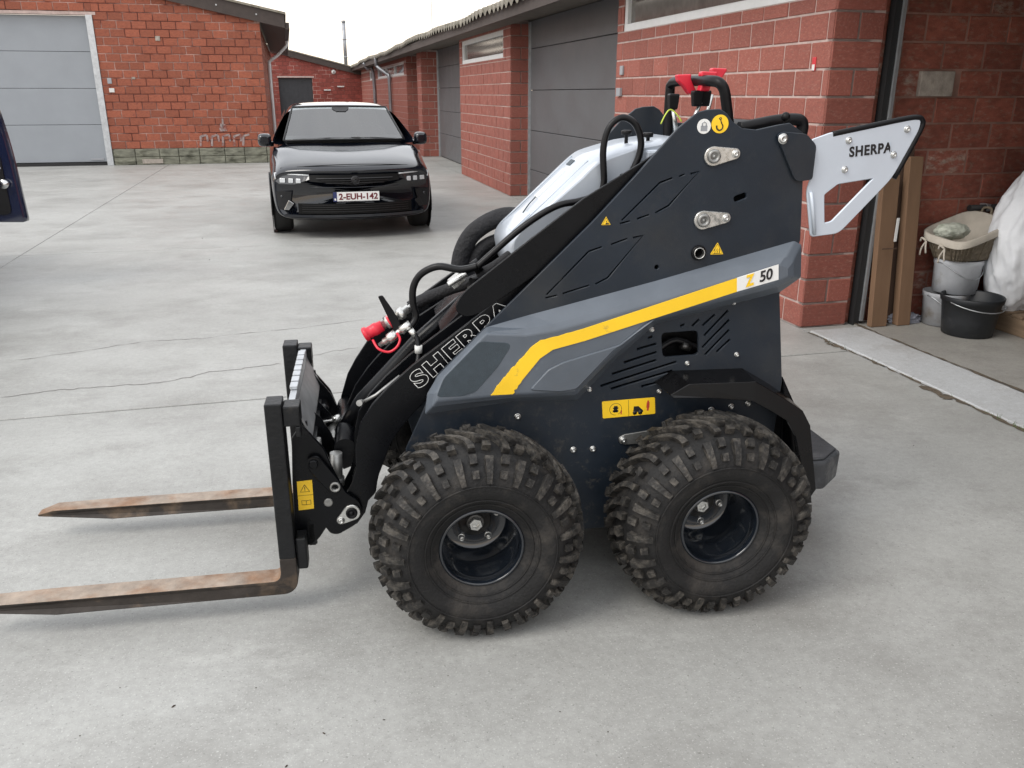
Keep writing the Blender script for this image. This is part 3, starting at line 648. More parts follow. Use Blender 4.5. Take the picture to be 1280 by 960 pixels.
def bolt(p, w_, r=0.011, parent=None, m='steel', h=0.008):
    b = MB(); b.lathe([(0, r * 1.25), (0.002, r * 1.25), (0.0021, r)], (p[0], w_, p[1]), (0, -1, 0), 16)
    b.lathe([(0.002, r), (h * 0.7, r * 0.98), (h, r * 0.75), (h, r * 0.42), (h * 0.45, r * 0.4), (h * 0.45, 0.0001)], (p[0], w_, p[1]), (0, -1, 0), 12)
    return b.build('bolt', m, parent or LO, fix=False)

# ------------------------------------------------------------------ side plates
OUT = ([(0.0765, 0.8989), (0.3972, 1.2049), (0.5266, 1.3401), (0.6487, 1.4727), (0.7068, 1.5171), (0.7333, 1.5236), (0.7726, 1.5258), (0.7934, 1.5145), (0.8155, 1.4898), (0.8448, 1.4715), (0.8931, 1.4666), (0.9602, 1.4799), (0.9953, 1.4854), (1.0395, 1.4588), (1.0572, 1.313), (1.0705, 1.1365), (1.0433, 1.0231), (1.0197, 0.9671), (1.0614, 0.668)]
       + [(1.05, 0.42), (1.05, 0.20), (1.0, 0.18), (-0.05, 0.18), (-0.13, 0.30)] + [(-0.1811, 0.5129), (-0.1189, 0.646), (-0.0762, 0.7509)])
UP = [(0.4884, 1.2098), (0.6018, 1.3192), (0.6408, 1.3326)]; LOW = [(0.2614, 0.9911), (0.39, 1.1202), (0.4318, 1.1335)]
def cuts(kk, kv):
    HOLES = [bent(UP, 0.0075 * kk), slot(*[(0.6617, 1.3367), (0.6763, 1.3425)] , 0.007 * kk), bent([(0.695, 1.3434), (0.7232, 1.3511), (0.6335, 1.2517), (0.5921, 1.2301)], 0.0075 * kk), slot(*[(0.5723, 1.2253), (0.5379, 1.2146)], 0.0075 * kk), slot(*[(0.5133, 1.2078), (0.485, 1.2016)], 0.0075 * kk),
         bent(LOW, 0.0075 * kk), slot(*[(0.4602, 1.1399), (0.5083, 1.1555)], 0.0075 * kk), bent([(0.5257, 1.1579), (0.5581, 1.1643), (0.4517, 1.0374), (0.4132, 1.0189)], 0.0075 * kk), slot(*[(0.3932, 1.0159), (0.3136, 0.994)], 0.0075 * kk), slot(*[(0.2925, 0.9886), (0.2603, 0.9822)], 0.0075 * kk),
         rounded(slot(*[(0.8448, 1.2665), (0.8735, 1.2768)], 0.022), 0.010), circ((0.6068, 1.0656), 0.0085), circ((0.7376, 1.1066), 0.022),
         rounded([(0.6323, 0.8555), (0.757, 0.8589), (0.7661, 0.7746), (0.6427, 0.7716)], 0.018)]
    Z3 = [(0.5937, 0.8402), (0.604, 0.8437), (0.5587, 0.8051), (0.6186, 0.8193), (0.5186, 0.7634), (0.6202, 0.7914), (0.4807, 0.7266), (0.6205, 0.7647), (0.444, 0.6883), (0.6893, 0.7557), (0.4787, 0.6768), (0.6777, 0.7266), (0.5798, 0.6791), (0.6449, 0.6917), (0.6972, 0.8748), (0.7076, 0.8782), (0.7371, 0.8743), (0.7558, 0.8918), (0.7719, 0.874), (0.8068, 0.9053), (0.7799, 0.8407), (0.8501, 0.9165), (0.7763, 0.8009), (0.8569, 0.8861), (0.7877, 0.7762), (0.8598, 0.8529), (0.8265, 0.7836), (0.8654, 0.8207)]
    HOLES += [slot(Z3[i], Z3[i + 1], 0.0075 * kv) for i in range(0, len(Z3), 2)]
    return HOLES
def splash(m, z0, z1, amt):
    # dried mud splash, thickest low down by the tyres
    n = m.node_tree.nodes; l = m.node_tree.links.new; b = n["Principled BSDF"]; src = b.inputs["Base Color"].links[0].from_socket
    t = n.new("ShaderNodeTexCoord"); sp_ = n.new("ShaderNodeSeparateXYZ"); l(t.outputs["Object"], sp_.inputs[0])
    a = n.new("ShaderNodeMapRange"); a.inputs[1].default_value = z1; a.inputs[2].default_value = z0; a.inputs[3].default_value = 0.12; a.inputs[4].default_value = 1.0; l(sp_.outputs[2], a.inputs[0])
    nz = n.new("ShaderNodeTexNoise"); nz.inputs["Scale"].default_value = 26; nz.inputs["Detail"].default_value = 8; nz.inputs["Roughness"].default_value = 0.75; l(t.outputs["Object"], nz.inputs["Vector"])
    k = n.new("ShaderNodeMapRange"); k.inputs[1].default_value = 0.54; k.inputs[2].default_value = 0.70; k.inputs[4].default_value = amt; l(nz.outputs["Fac"], k.inputs[0])
    mu = n.new("ShaderNodeMath"); mu.operation = 'MULTIPLY'; l(a.outputs[0], mu.inputs[0]); l(k.outputs[0], mu.inputs[1])
    mi = n.new("ShaderNodeMix"); mi.data_type = 'RGBA'; mi.inputs[7].default_value = (0.12, 0.105, 0.085, 1); l(mu.outputs[0], mi.inputs[0]); l(src, mi.inputs[6]); l(mi.outputs[2], b.inputs["Base Color"])
splash(M['plate'], 0.35, 0.75, 0.55); splash(M['cover'], 0.60, 0.95, 0.35)
def shoelace(p): return abs(sum(p[i - 1][0] * p[i][1] - p[i][0] * p[i - 1][1] for i in range(len(p)))) / 2
for kk, kv in ((1.12, 1.4), (1.0, 1.4), (1.0, 1.25), (1.1, 1.0), (1.0, 1.1), (1.0, 1.0), (0.95, 0.95), (0.9, 0.9), (0.8, 0.8), (None, 0)):            # widest cuts that still give a sound plate
    HO = cuts(kk, kv) if kk else []
    sp = plate('side_plate', OUT, HO, 0.29, 0.012, 'plate', LO, 0.0018)
    if sum(p.area for p in sp.data.polygons if p.normal.y < -0.9) > 0.93 * (shoelace(OUT) - sum(shoelace(h) for h in HO)): break
    bpy.data.objects.remove(sp)
plate('side_plate', OUT, [], mir(0.29) - 0.012, 0.012, 'plate', LO, 0.0018)
# dark inner body behind the cuts
b = MB(); b.prism([(-0.08, 0.22), (1.0, 0.22), (1.0, 0.92), (0.98, 1.33), (0.80, 1.36), (0.40, 1.0), (0.05, 0.72)], 0.40, mir(0.40)); b.build('inner_body', 'matte', LO, bevel=0.01)
b = MB(); b.prism([(-0.06, 0.19), (1.03, 0.19), (1.03, 0.27), (-0.06, 0.27)], 0.303, mir(0.303)); b.build('belly_pan', 'plate', LO)
# engine seen through the vent window
b = MB(); b.tube([(0.6453, 0.36, 0.7705), (0.7151, 0.37, 0.8051), (0.8113, 0.36, 0.7621)], 0.012, 10, res=4); fo = b.build('engine_hose', 'hose', LO, fix=False)
b = MB(); b.cyl((0.7317, 0.36, 0.7908), (0.7601, 0.36, 0.7784), 0.014, n=12); b.build('hose_clamp', 'hub', fo, fix=False)

for p in [(0.1734, 0.6018), (0.3576, 0.4739), (0.4234, 0.472), (0.8224, 0.5839), (0.8916, 0.5908), (0.9499, 0.5985)]: bolt(p, 0.29, 0.0085)
for p in [(0.8678, 0.9444), (0.6027, 0.8673), (0.8938, 0.7708), (0.7274, 0.7496), (0.4062, 0.6792), (0.6388, 0.6592)]: bolt(p, 0.29, 0.0065)
for c, e, rr, re_ in (((0.7609, 1.3941), (0.8281, 1.4007), 0.027, 0.0145), ((0.7432, 1.2064), (0.8145, 1.212), 0.027, 0.0145)):
    C0 = Vector(c); E0 = Vector(e); d = (E0 - C0); a = math.atan2(d.y, d.x)
    poly = [(c[0] + rr * math.cos(a + t), c[1] + rr * math.sin(a + t)) for t in [R(70 + 220 * i / 14) for i in range(15)]] + [(e[0] + re_ * math.cos(a + t), e[1] + re_ * math.sin(a + t)) for t in [R(-75 + 150 * i / 8) for i in range(9)]]
    o = plate('pin_retainer', poly, [], 0.281, 0.008, 'steel', LO, 0.002)
    q = MB(); q.lathe([(0, 0.021), (0.006, 0.020), (0.009, 0.017), (0.009, 0.011), (0.003, 0.010), (0.003, 0.006), (0.007, 0.005), (0.008, 0.0001)], (c[0], 0.281, c[1]), (0, -1, 0), 24); q.build('pin_end', 'dull', o, fix=False)
    bolt(e, 0.281, 0.009, o)
# exhaust stub
ex = (0.7376, 1.1066)
b = MB(); b.lathe([(-0.02, 0.0235), (0.006, 0.0235), (0.010, 0.021), (0.010, 0.0185), (-0.05, 0.018)], (ex[0], 0.29, ex[1]), (0, -1, 0), 28); eo = b.build('exhaust_grommet', 'matte', LO, fix=False)
b = MB(); b.lathe([(-0.05, 0.0175), (0.012, 0.0175), (0.014, 0.0165), (0.012, 0.015), (-0.004, 0.0145)], (ex[0], 0.29, ex[1]), (0, -1, 0), 28); b.build('exhaust_pipe', 'steel', eo, fix=False)
b = MB(); b.lathe([(-0.004, 0.0146), (-0.08, 0.0140), (-0.08, 0.0001)], (ex[0], 0.29, ex[1]), (0, -1, 0), 28); b.build('exhaust_bore', 'seal', eo, fix=False)
# small zinc lever behind the rear tyre
b = plate('lever', rounded([(0.5083, 0.507), (0.5268, 0.517), (0.6268, 0.5271), (0.6401, 0.4864), (0.531, 0.4828), (0.5117, 0.4898)], 0.006), [], 0.282, 0.006, 'dull', LO); bolt((0.5221, 0.5004), 0.282, 0.009, b)

# ------------------------------------------------------------------ moulded grey cover with the stripe
def cover_mesh():
    O_ = [(0.0763, 0.8992), (0.2047, 0.9312), (0.2892, 0.9503), (0.6064, 1.0234), (1.0514, 1.1346), (1.0772, 1.1214), (1.0871, 1.0167), (1.0213, 0.9724), (0.6144, 0.8853), (0.4939, 0.7809), (0.3675, 0.6458), (0.1552, 0.6534), (-0.1196, 0.6279), (-0.1099, 0.6959), (-0.0762, 0.7513)]
    I0 = [(0.0677, 0.894), (0.1853, 0.8836), (0.2737, 0.892), (0.5916, 0.9683), (0.9814, 1.0713), (1.012, 1.0578), (1.0149, 1.0327), (0.9719, 1.014), (0.5817, 0.9184), (0.4665, 0.8192), (0.343, 0.6956), (0.1463, 0.6968), (-0.0874, 0.6876), (-0.0817, 0.7156), (-0.0561, 0.7702)]
    A = [(p[0], 0.289, p[1]) for p in O_]; B = [(p[0], 0.236, p[1]) for p in I0]
    mid = [tuple(x * 0.35 + y * 0.65 for x, y in zip(p, q)) for p, q in zip(A, B)]; mid = [(p[0], p[1] - 0.006, p[2]) for p in mid]
    b = MB(); b.loft([A, mid, B], cap=False); b.f.append(tuple(len(b.v) - len(B) + i for i in range(len(B)))); b.sm.append(False)
    return b
cv = cover_mesh().build('side_cover', 'cover', LO, bevel=0.005, seg=2)
plate('infill_panel', rounded([(-0.0846, 0.7032), (-0.0612, 0.7607), (0.0492, 0.8704), (0.1339, 0.8613), (0.1412, 0.851), (0.1019, 0.7873), (0.0325, 0.7117), (-0.0068, 0.7011)], 0.012), [], 0.2348, 0.003, 'infill', cv, 0.0008)
plate('moulded_pad', rounded([(0.2054, 0.7104), (0.2598, 0.7695), (0.3045, 0.7902), (0.485, 0.8375), (0.5587, 0.8952), (0.5735, 0.9047), (0.4601, 0.8233), (0.3469, 0.7047), (0.2962, 0.6998)], 0.008), [], 0.231, 0.008, 'cover', cv, 0.003)
rg = random.Random(21)
def worn(a, b_, n, k):
    return [(a[0] + (b_[0] - a[0]) * i / n + rg.gauss(0, k), a[1] + (b_[1] - a[1]) * i / n + rg.gauss(0, k)) for i in range(n)]
T = [(0.8457, 1.0351), (0.37, 0.8967), (0.2318, 0.8643), (0.2, 0.8406), (0.1312, 0.7654), (0.0803, 0.6987)]; Bq = [(0.1485, 0.6998), (0.1758, 0.7398), (0.2324, 0.8086), (0.2718, 0.8345), (0.3711, 0.8576), (0.8496, 0.9924)]
plate('yellow_stripe', worn(T[0], T[1], 4, 0.0) + worn(T[1], T[2], 10, 0.0012) + worn(T[2], T[3], 4, 0.001) + worn(T[3], T[4], 12, 0.0012) + worn(T[4], T[5], 12, 0.0012) + [T[5]] + worn(Bq[0], Bq[1], 8, 0.0012) + Bq[1:], [], 0.2335, 0.0022, 'yellow_worn', cv, 0.0003)
plate('white_stripe_end', [(0.8457, 1.0351), (0.9779, 1.073), (0.9831, 1.0253), (0.8496, 0.9924)], [], 0.2336, 0.0022, 'white', cv, 0.0003)
sa = math.atan2(*(lambda p, q: (q[1] - p[1], q[0] - p[0]))(*[(0.8477, 1.0138), (0.9805, 1.0492)]))
text('model_letter', 'Z', (0.8886, 0.2325, 1.027), 0.04, 'yellow', cv, sa, shear=0.25, fit=(0.034, 0.036), bold=0.0016)
text('model_number', '50', (0.9396, 0.2325, 1.041), 0.04, 'ink', cv, sa, shear=0.25, fit=(0.046, 0.034), bold=0.0008)
# the same cover on the far side
o = link('side_cover', cv.data.copy(), 'cover', LO); o.data.transform(Matrix(((1, 0, 0, 0), (0, -1, 0, 2 * WC), (0, 0, 1, 0), (0, 0, 0, 1)))); o.data.flip_normals()

# ------------------------------------------------------------------ decals
def decal(name, poly, m, w_=0.2895, par=None, r=0.0, t=0.001):
    return plate(name, rounded(poly, r) if r else poly, [], w_ - t, t, m, par or LO, 0.0002)
hk = decal('hook_label', circ((0.7756, 1.4855), 0.0262, 28), 'yellow')
q = MB(); c = (0.7756, 1.4855)
pts = [(0.001, 0.0185), (-0.004, 0.0155), (0.0005, 0.0125), (0.003, 0.015), (0.001, 0.0185)]
q.tube([(c[0] + x, 0.2882, c[1] + z) for x, z in pts], 0.0012, 6, res=3)
q.tube([(c[0] + x, 0.2882, c[1] + z) for x, z in [(0.001, 0.012), (0.004, 0.003), (0.009, -0.006), (0.006, -0.015), (-0.003, -0.0175), (-0.009, -0.012), (-0.0105, -0.004)]], [0.0016, 0.0026], 6, res=4); q.build('hook_print', 'ink', hk, fix=False)
lk = decal('lock_label', circ((0.7266, 1.479), 0.021, 24), 'white')
c = (0.7266, 1.479); q = MB(); q.bounds((c[0] - 0.010, 0.2876, c[1] - 0.013), (c[0] + 0.010, 0.2883, c[1] + 0.002)); q.tube([(c[0] - 0.006, 0.2879, c[1] + 0.001), (c[0] - 0.006, 0.2879, c[1] + 0.009), (c[0], 0.2879, c[1] + 0.013), (c[0] + 0.006, 0.2879, c[1] + 0.009), (c[0] + 0.006, 0.2879, c[1] + 0.001)], 0.0014, 6); q.build('lock_print', 'grey_plastic', lk)
for (cx, cy, rr) in ((896.5, 311.5, 0.0235), (757.5, 276.5, 0.0165)): pass
def warn(c, r, mark):
    tri = [(c[0] + r * math.cos(R(a)), c[1] + r * math.sin(R(a)) - 0.1 * r) for a in (90, 210, 330)]
    o = decal('warning_label', tri, 'yellow', r=r * 0.12)
    q = MB()
    tt = [(c[0] + r * 0.82 * math.cos(R(a)), 0.2882, c[1] + r * 0.82 * math.sin(R(a)) - 0.1 * r) for a in (90, 210, 330, 90)]
    if mark == 'heat':
        for dx in (-0.3, 0, 0.3): q.tube([(c[0] + dx * r, 0.2883, c[1] - 0.42 * r), (c[0] + dx * r + 0.06 * r, 0.2883, c[1] - 0.25 * r), (c[0] + dx * r - 0.06 * r, 0.2883, c[1] - 0.05 * r), (c[0] + dx * r + 0.03 * r, 0.2883, c[1] + 0.14 * r)], 0.0009, 5)
        q.bounds((c[0] - 0.45 * r, 0.288, c[1] - 0.5 * r), (c[0] + 0.45 * r, 0.2886, c[1] - 0.45 * r))
    else:
        q.tube([(c[0] - 0.05 * r, 0.2883, c[1] - 0.45 * r), (c[0] + 0.2 * r, 0.2883, c[1] - 0.2 * r), (c[0] + 0.0 * r, 0.2883, c[1] + 0.15 * r)], 0.0012, 5)
        q.bounds((c[0] - 0.1 * r, 0.288, c[1] - 0.5 * r), (c[0] + 0.55 * r, 0.2886, c[1] - 0.3 * r))
    q.tube(tt, 0.0006, 4); q.build('warning_print', 'ink', o)
warn((0.7977, 1.1145), 0.0245, 'heat'); warn((0.4399, 1.2088), 0.0165, 'crush')
# two-part yellow instruction label
Ls = decal('instruction_label', [(0.4482, 0.6354), (0.6247, 0.6397), (0.6294, 0.5825), (0.453, 0.5772)], 'yellow', r=0.004)
c = (0.4945, 0.6066); q = MB()
q.tube([(c[0] + 0.020 * math.cos(R(a)), 0.2883, c[1] + 0.020 * math.sin(R(a))) for a in range(-60, 271, 15)], 0.0007, 5)
q.bounds((c[0] - 0.006, 0.288, c[1] - 0.011), (c[0] + 0.006, 0.2886, c[1] + 0.011)); q.bounds((c[0] - 0.009, 0.288, c[1] - 0.010), (c[0] + 0.009, 0.2886, c[1] - 0.003)); q.bounds((c[0] - 0.009, 0.288, c[1] + 0.001), (c[0] + 0.009, 0.2886, c[1] + 0.006))
q.tube([(Vector(p)[0], 0.2883, Vector(p)[1]) for p in [(0.536, 0.6357), (0.5399, 0.5801)]], 0.0007, 5)
c2 = (0.5686, 0.6005)
q.prism([(c2[0] - 0.015, c2[1] - 0.008), (c2[0] + 0.018, c2[1] - 0.008), (c2[0] + 0.018, c2[1] - 0.003), (c2[0] + 0.002, c2[1] + 0.012), (c2[0] - 0.013, c2[1] + 0.012)], 0.2878, 0.2886)
for dx in (-0.009, 0.009): q.lathe([(-0.0006, 0.0072), (0.0003, 0.0072), (0.0003, 0.0001)], (c2[0] + dx, 0.2878, c2[1] - 0.010), (0, -1, 0), 14)
q.build('instruction_print', 'ink', Ls)
q = MB(); c3 = (0.5137, 0.5957); q.bounds((c3[0] - 0.002, 0.2879, c3[1] - 0.008), (c3[0] + 0.002, 0.2886, c3[1] + 0.006)); q.build('warning_figure', 'red_print', Ls); q = MB(); c3 = (0.6029, 0.615)
q.bounds((c3[0] - 0.005, 0.2879, c3[1] - 0.010), (c3[0] + 0.005, 0.2886, c3[1] + 0.009)); q.bounds((c3[0] - 0.003, 0.2879, c3[1] - 0.02), (c3[0] + 0.003, 0.2885, c3[1] + 0.015)); q.build('warning_figure', 'red_print', Ls)

# ------------------------------------------------------------------ rear: bracket, handle guard, thigh pad, fender, step
plate('handle_bracket', rounded([(0.9555, 1.4507), (0.9695, 1.462), (1.0471, 1.4546), (1.0822, 1.422), (1.0816, 1.3232), (1.0351, 1.318), (1.0237, 1.3265)], [0.006, 0.01, 0.01, 0.01, 0.008, 0.012, 0.012]), [], 0.277, 0.010, 'plate', LO); bolt((0.9729, 1.4425), 0.277, 0.0125)
GO = [(1.0742, 1.4376), (1.1291, 1.4557), (1.4049, 1.5042), (1.4246, 1.4912), (1.4224, 1.4654), (1.3557, 1.3226), (1.2063, 1.1626), (1.1884, 1.1543), (1.107, 1.1464), (1.0757, 1.2885), (1.0878, 1.3291)]
gd = plate('handle_guard', rounded(GO, [0.005, 0.004, 0.02, 0.01, 0.015, 0.03, 0.02, 0.01, 0.01, 0.02, 0.02]), [rounded([(1.1334, 1.2753), (1.1756, 1.3073), (1.2969, 1.3235), (1.17, 1.1898), (1.1457, 1.1854)], 0.006)], 0.290, 0.008, 'silver', LO, 0.002)
for p in [(1.1931, 1.4356), (1.3824, 1.467), (1.3491, 1.3916), (1.192, 1.3493)]: bolt(p, 0.290, 0.0085, gd)
ta = math.atan2(*(lambda p, q: (q[1] - p[1], q[0] - p[0]))(*[(1.1906, 1.4015), (1.3484, 1.4165)]))
text('guard_lettering', 'SHERPA', (1.2704, 0.2895, 1.4078), 0.04, 'ink', gd, ta, fit=(0.141, 0.0315), bold=0.0013, spacing=1.12)
for k, f in enumerate((0.92,)):      # stencil bridges across the letters
    p = Vector((1.1906, 1.4015)).lerp(Vector((1.3486, 1.4153)), f); q = MB(); q.box((p[0], 0.2884, p[1]), (0.0022, 0.0008, 0.034), rot=Matrix.Rotation(-ta, 3, 'Y')); q.build('stencil_bridge', 'silver', gd)
for pp in ([(1.0839, 1.4143), (1.0831, 1.3791), (1.0815, 1.3294)],): pass
q = MB(); q.tube([(1.1396, 0.296, 1.4532), (1.2421, 0.296, 1.4723), (1.3714, 0.296, 1.4961), (1.4136, 0.296, 1.5005), (1.431, 0.296, 1.4934), (1.4309, 0.296, 1.4629), (1.3653, 0.296, 1.3196)], 0.009, 10, res=4); q.build('edge_trim', 'matte', gd, fix=False)
q = MB(); q.tube([(1.0857, 0.285, 1.2842), (1.0991, 0.285, 1.2305), (1.1142, 0.285, 1.1536)], 0.006, 8); q.build('edge_roll', 'silver', gd, fix=False)
# padded bar behind the top edge of the plates
q = MB(); q.tube([(0.8862, 0.4, 1.4695), (0.9275, 0.4, 1.4764), (0.9924, 0.4, 1.4879), (1.0449, 0.4, 1.4935), (1.0797, 0.4, 1.4922), (1.0949, 0.4, 1.4778), (1.0935, 0.4, 1.4442)], 0.019, 12, res=4); q.build('thigh_pad', 'matte', LO, fix=False)
q = MB(); q.tube([(0.99, 0.40, 1.47), (0.99, mir(0.40), 1.47)], 0.019, 12); q.build('thigh_pad', 'matte', LO, fix=False)
kb = (1.0005, 1.5037); q = MB(); q.lathe([(-0.014, 0.001), (-0.012, 0.008), (-0.004, 0.0135), (0.004, 0.0135), (0.012, 0.008), (0.014, 0.001)], (kb[0], 0.33, kb[1]), (0, 0, 1), 14); q.cyl((kb[0], 0.33, kb[1] - 0.06), (kb[0], 0.33, kb[1] - 0.012), 0.004, n=8); q.build('knob', 'matte', LO, fix=False)
# rear fender: a folded band along the tyre
FPATH = [(0.6376, 0.6829), (0.6979, 0.7163), (0.918, 0.7116), (1.0164, 0.652), (1.0912, 0.6007), (1.1227, 0.5486), (1.1722, 0.3141), (1.1556, 0.2857)]
FIN = [(0.6486, 0.6742), (0.7648, 0.6672), (0.9109, 0.6476), (0.9803, 0.6078), (1.0394, 0.5708), (1.0736, 0.5154), (1.1148, 0.3834), (1.1373, 0.3169)]
q = MB(); A = [(p[0], 0.185, p[1]) for p in FPATH]; B = [(p[0] - (0.02 if i < 2 else 0), 0.30, p[1] + 0.012) for i, p in enumerate(FPATH)]
cen = Vector((sum(p[0] for p in FPATH) / 8 - 0.06, sum(p[1] for p in FPATH) / 8 - 0.12))
def inward(p, k):
    d = (cen - Vector(p)).normalized() * k; return (p[0] + d.x, p[1] + d.y)
In = FIN
A2 = [(p[0], 0.180, p[1]) for p in In]; B2 = [(inward((p[0], p[2]), 0.012)[0], 0.30, inward((p[0], p[2]), 0.012)[1]) for p in B]; A3 = [(p[0], 0.194, p[1]) for p in In]
q.loft([B, A, A2, A3, B2], close=False, cap=False)
n_ = len(A); k0 = len(q.v) - 5 * n_
for e in (0, n_ - 1): q.f.append(tuple(k0 + j * n_ + e for j in range(5))); q.sm.append(False)
for i in range(n_ - 1): q.f.append((k0 + i, k0 + i + 1, k0 + 4 * n_ + i + 1, k0 + 4 * n_ + i)); q.sm.append(False)
q.build('fender', 'fender', LO, bevel=0.004, seg=2)
q = MB(); q.prism([(1.0782, 0.6767), (1.1593, 0.5279), (1.1921, 0.4517), (1.2422, 0.2427), (1.1729, 0.1601), (1.0989, 0.4134)], 0.315, mir(0.315)); q.build('rear_panel', 'arm', LO, bevel=0.006)
# operator step
q = MB(); z1, z0 = 0.335, 0.225; U0 = 1.12; U1 = 1.40
pl_ = [(U0, 0.345), (U1 - 0.10, 0.345), (U1, 0.43), (U1, 0.76), (U1 - 0.10, mir(0.345)), (U0, mir(0.345))]
lo = [(x * 0.985 + 0.015 * U0 if i in (2, 3) else x, y) for i, (x, y) in enumerate(pl_)]
q.loft([[(x, y, z0) for x, y in lo], [(x, y, z1) for x, y in pl_]]); so = q.build('step', 'step', LO, bevel=0.012, seg=3)
q = MB(); ins = [(U0 + 0.01, 0.36), (U1 - 0.105, 0.36), (U1 - 0.016, 0.437), (U1 - 0.016, 0.753), (U1 - 0.105, mir(0.36)), (U0 + 0.01, mir(0.36))]
q.loft([[(x, y, z1 + 0.001) for x, y in ins], [(x, y, z1 + 0.008) for x, y in ins]]); q.build('grip_mat', 'step', so, bevel=0.003)

# ------------------------------------------------------------------ wheels
W_ = 0.30; RT = 0.308
PROF = [(0.044, 0.122), (0.028, 0.146), (0.012, 0.172), (0.002, 0.200), (0.004, 0.230), (0.018, 0.258), (0.045, 0.283), (0.088, 0.301), (0.15, RT)]
PROF += [(W_ - a, r) for a, r in PROF[-2::-1]]
def prof_fn():
    P = [Vector(p) for p in PROF]; fine = []
    for i in range(len(P) - 1):
        a = P[max(i - 1, 0)]; b_ = P[i]; c = P[i + 1]; d = P[min(i + 2, len(P) - 1)]
        for k in range(6):
            t = k / 6; fine.append(0.5 * ((2 * b_) + (c - a) * t + (2 * a - 5 * b_ + 4 * c - d) * t * t + (3 * b_ - a - 3 * c + d) * t ** 3))
    fine.append(P[-1]); L_ = [0]
    for a, b_ in zip(fine, fine[1:]): L_.append(L_[-1] + (b_ - a).length)
    tot = L_[-1]
    def f(t, h=0.0):
        s_ = t * tot; i = 0
        while i < len(L_) - 2 and L_[i + 1] < s_: i += 1
        k = (s_ - L_[i]) / max(1e-9, L_[i + 1] - L_[i]); p = fine[i].lerp(fine[i + 1], k); d = (fine[i + 1] - fine[i]).normalized(); n = Vector((-d.y, d.x))
        if n.dot(p - Vector((W_ / 2, 0.17))) < 0: n = -n
        return p + n * h
    return f
pf = prof_fn()
ZC = 0.305
def ground_clip(co):
    return (co[0], co[1], max(co[2], -ZC + 0.002))
def ring_pt(phi, t, h=0.0):
    p = pf(t, h); return ground_clip((p.y * math.cos(phi), p.x, p.y * math.sin(phi)))
def make_tyre():
    b = MB(); NS = 96; NT = 40; rg = random.Random(2)
    for i in range(NT + 1):
        for j in range(NS):
            t = i / NT; h = 0.0
            b.v.append(ring_pt(2 * math.pi * j / NS, t, h))
    for i in range(NT):
        for j in range(NS): b.f.append((i * NS + j, i * NS + (j + 1) % NS, (i + 1) * NS + (j + 1) % NS, (i + 1) * NS + j)); b.sm.append(True)
    # raised ring where the shoulder lugs end
    for t0 in (0.182, 1 - 0.182, 0.06, 0.095):
        b.tube([ring_pt(2 * math.pi * j / 72, t0, 0.0012) for j in range(73)], 0.0028, 6, caps=False)
    return b
def make_lugs():
    b = MB(); NP = 19; rg = random.Random(4)
    def lug(phi, t0, t1, w0, w1, h0, h1, curve=0.0, n=4, skew=0.0):
        top = []; bot = []
        for i in range(n + 1):
            k = i / n; t = t0 + (t1 - t0) * k; c = phi + curve * k * k + skew * k; hw = (w0 + (w1 - w0) * k) / 2; h = h0 + (h1 - h0) * k
            hw_ang = hw / RT; cap = 0.84
            top.append((ring_pt(c - hw_ang * cap, t, h), ring_pt(c + hw_ang * cap, t, h)))
            bot.append((ring_pt(c - hw_ang, t, -0.002), ring_pt(c + hw_ang, t, -0.002)))
        o = len(b.v)
        for (a, c_), (d, e) in zip(top, bot): b.v += [d, a, c_, e]
        for i in range(n):
            for k in range(3): b.f.append((o + 4 * i + k, o + 4 * i + k + 1, o + 4 * i + k + 5, o + 4 * i + k + 4)); b.sm.append(False)
        b.f.append((o, o + 3, o + 2, o + 1)); b.sm.append(False); e = o + 4 * n; b.f.append((e, e + 1, e + 2, e + 3)); b.sm.append(False)
    for side in (0, 1):
        T_ = (lambda t: t) if side == 0 else (lambda t: 1 - t)
        for i in range(NP):
            j = rg.uniform(-0.01, 0.01); p = 2 * math.pi * (i + 0.5 * side) / NP + j; d = 2 * math.pi / NP; sg = 1 if side == 0 else -1
            hh = rg.uniform(0.018, 0.023)
            lug(p, T_(0.362), T_(0.540), 0.023, 0.019, hh, hh, curve=sg * 0.80 * d, n=6)
            lug(p + rg.uniform(-0.012, 0.012), T_(0.288), T_(0.328), 0.027, 0.025, 0.015, 0.019, n=2); lug(p + rg.uniform(-0.012, 0.012), T_(0.222), T_(0.256), 0.027, 0.027, 0.011, 0.013, n=2)
            q = p + d * 0.5
            lug(q + sg * 0.20 * d, T_(0.437), T_(0.474), 0.027, 0.022, hh, hh, skew=sg * 0.12 * d, n=2); lug(q + sg * 0.06 * d, T_(0.372), T_(0.409), 0.027, 0.026, hh * 1.05, hh, n=2)
            lug(q + rg.uniform(-0.01, 0.01), T_(0.198), T_(0.318), 0.023, 0.029, 0.009, 0.019, n=5)
    return b
def make_rim():
    b = MB(); pr = [(0.052, 0.132), (0.040, 0.128), (0.035, 0.122), (0.038, 0.118), (0.050, 0.1165), (0.062, 0.1165), (0.066, 0.120), (0.082, 0.117), (0.110, 0.115), (0.122, 0.110), (0.160, 0.108), (0.214, 0.104), (0.220, 0.098), (0.220, 0.03), (0.204, 0.028), (0.202, 0.0001)]
    pr = [(0.052, 0.120)] + [(0.040, 0.1265), (0.034, 0.131), (0.031, 0.137), (0.034, 0.141)] + [(0.05, 0.140)] if False else pr
    b.lathe(pr, (0, 0, 0), (0, 1, 0), 56); b.lathe([(0.220, 0.104), (0.265, 0.104), (0.270, 0.14)], (0, 0, 0), (0, 1, 0), 56)
    return b
tyre_me = make_tyre(); lugs_me = make_lugs()
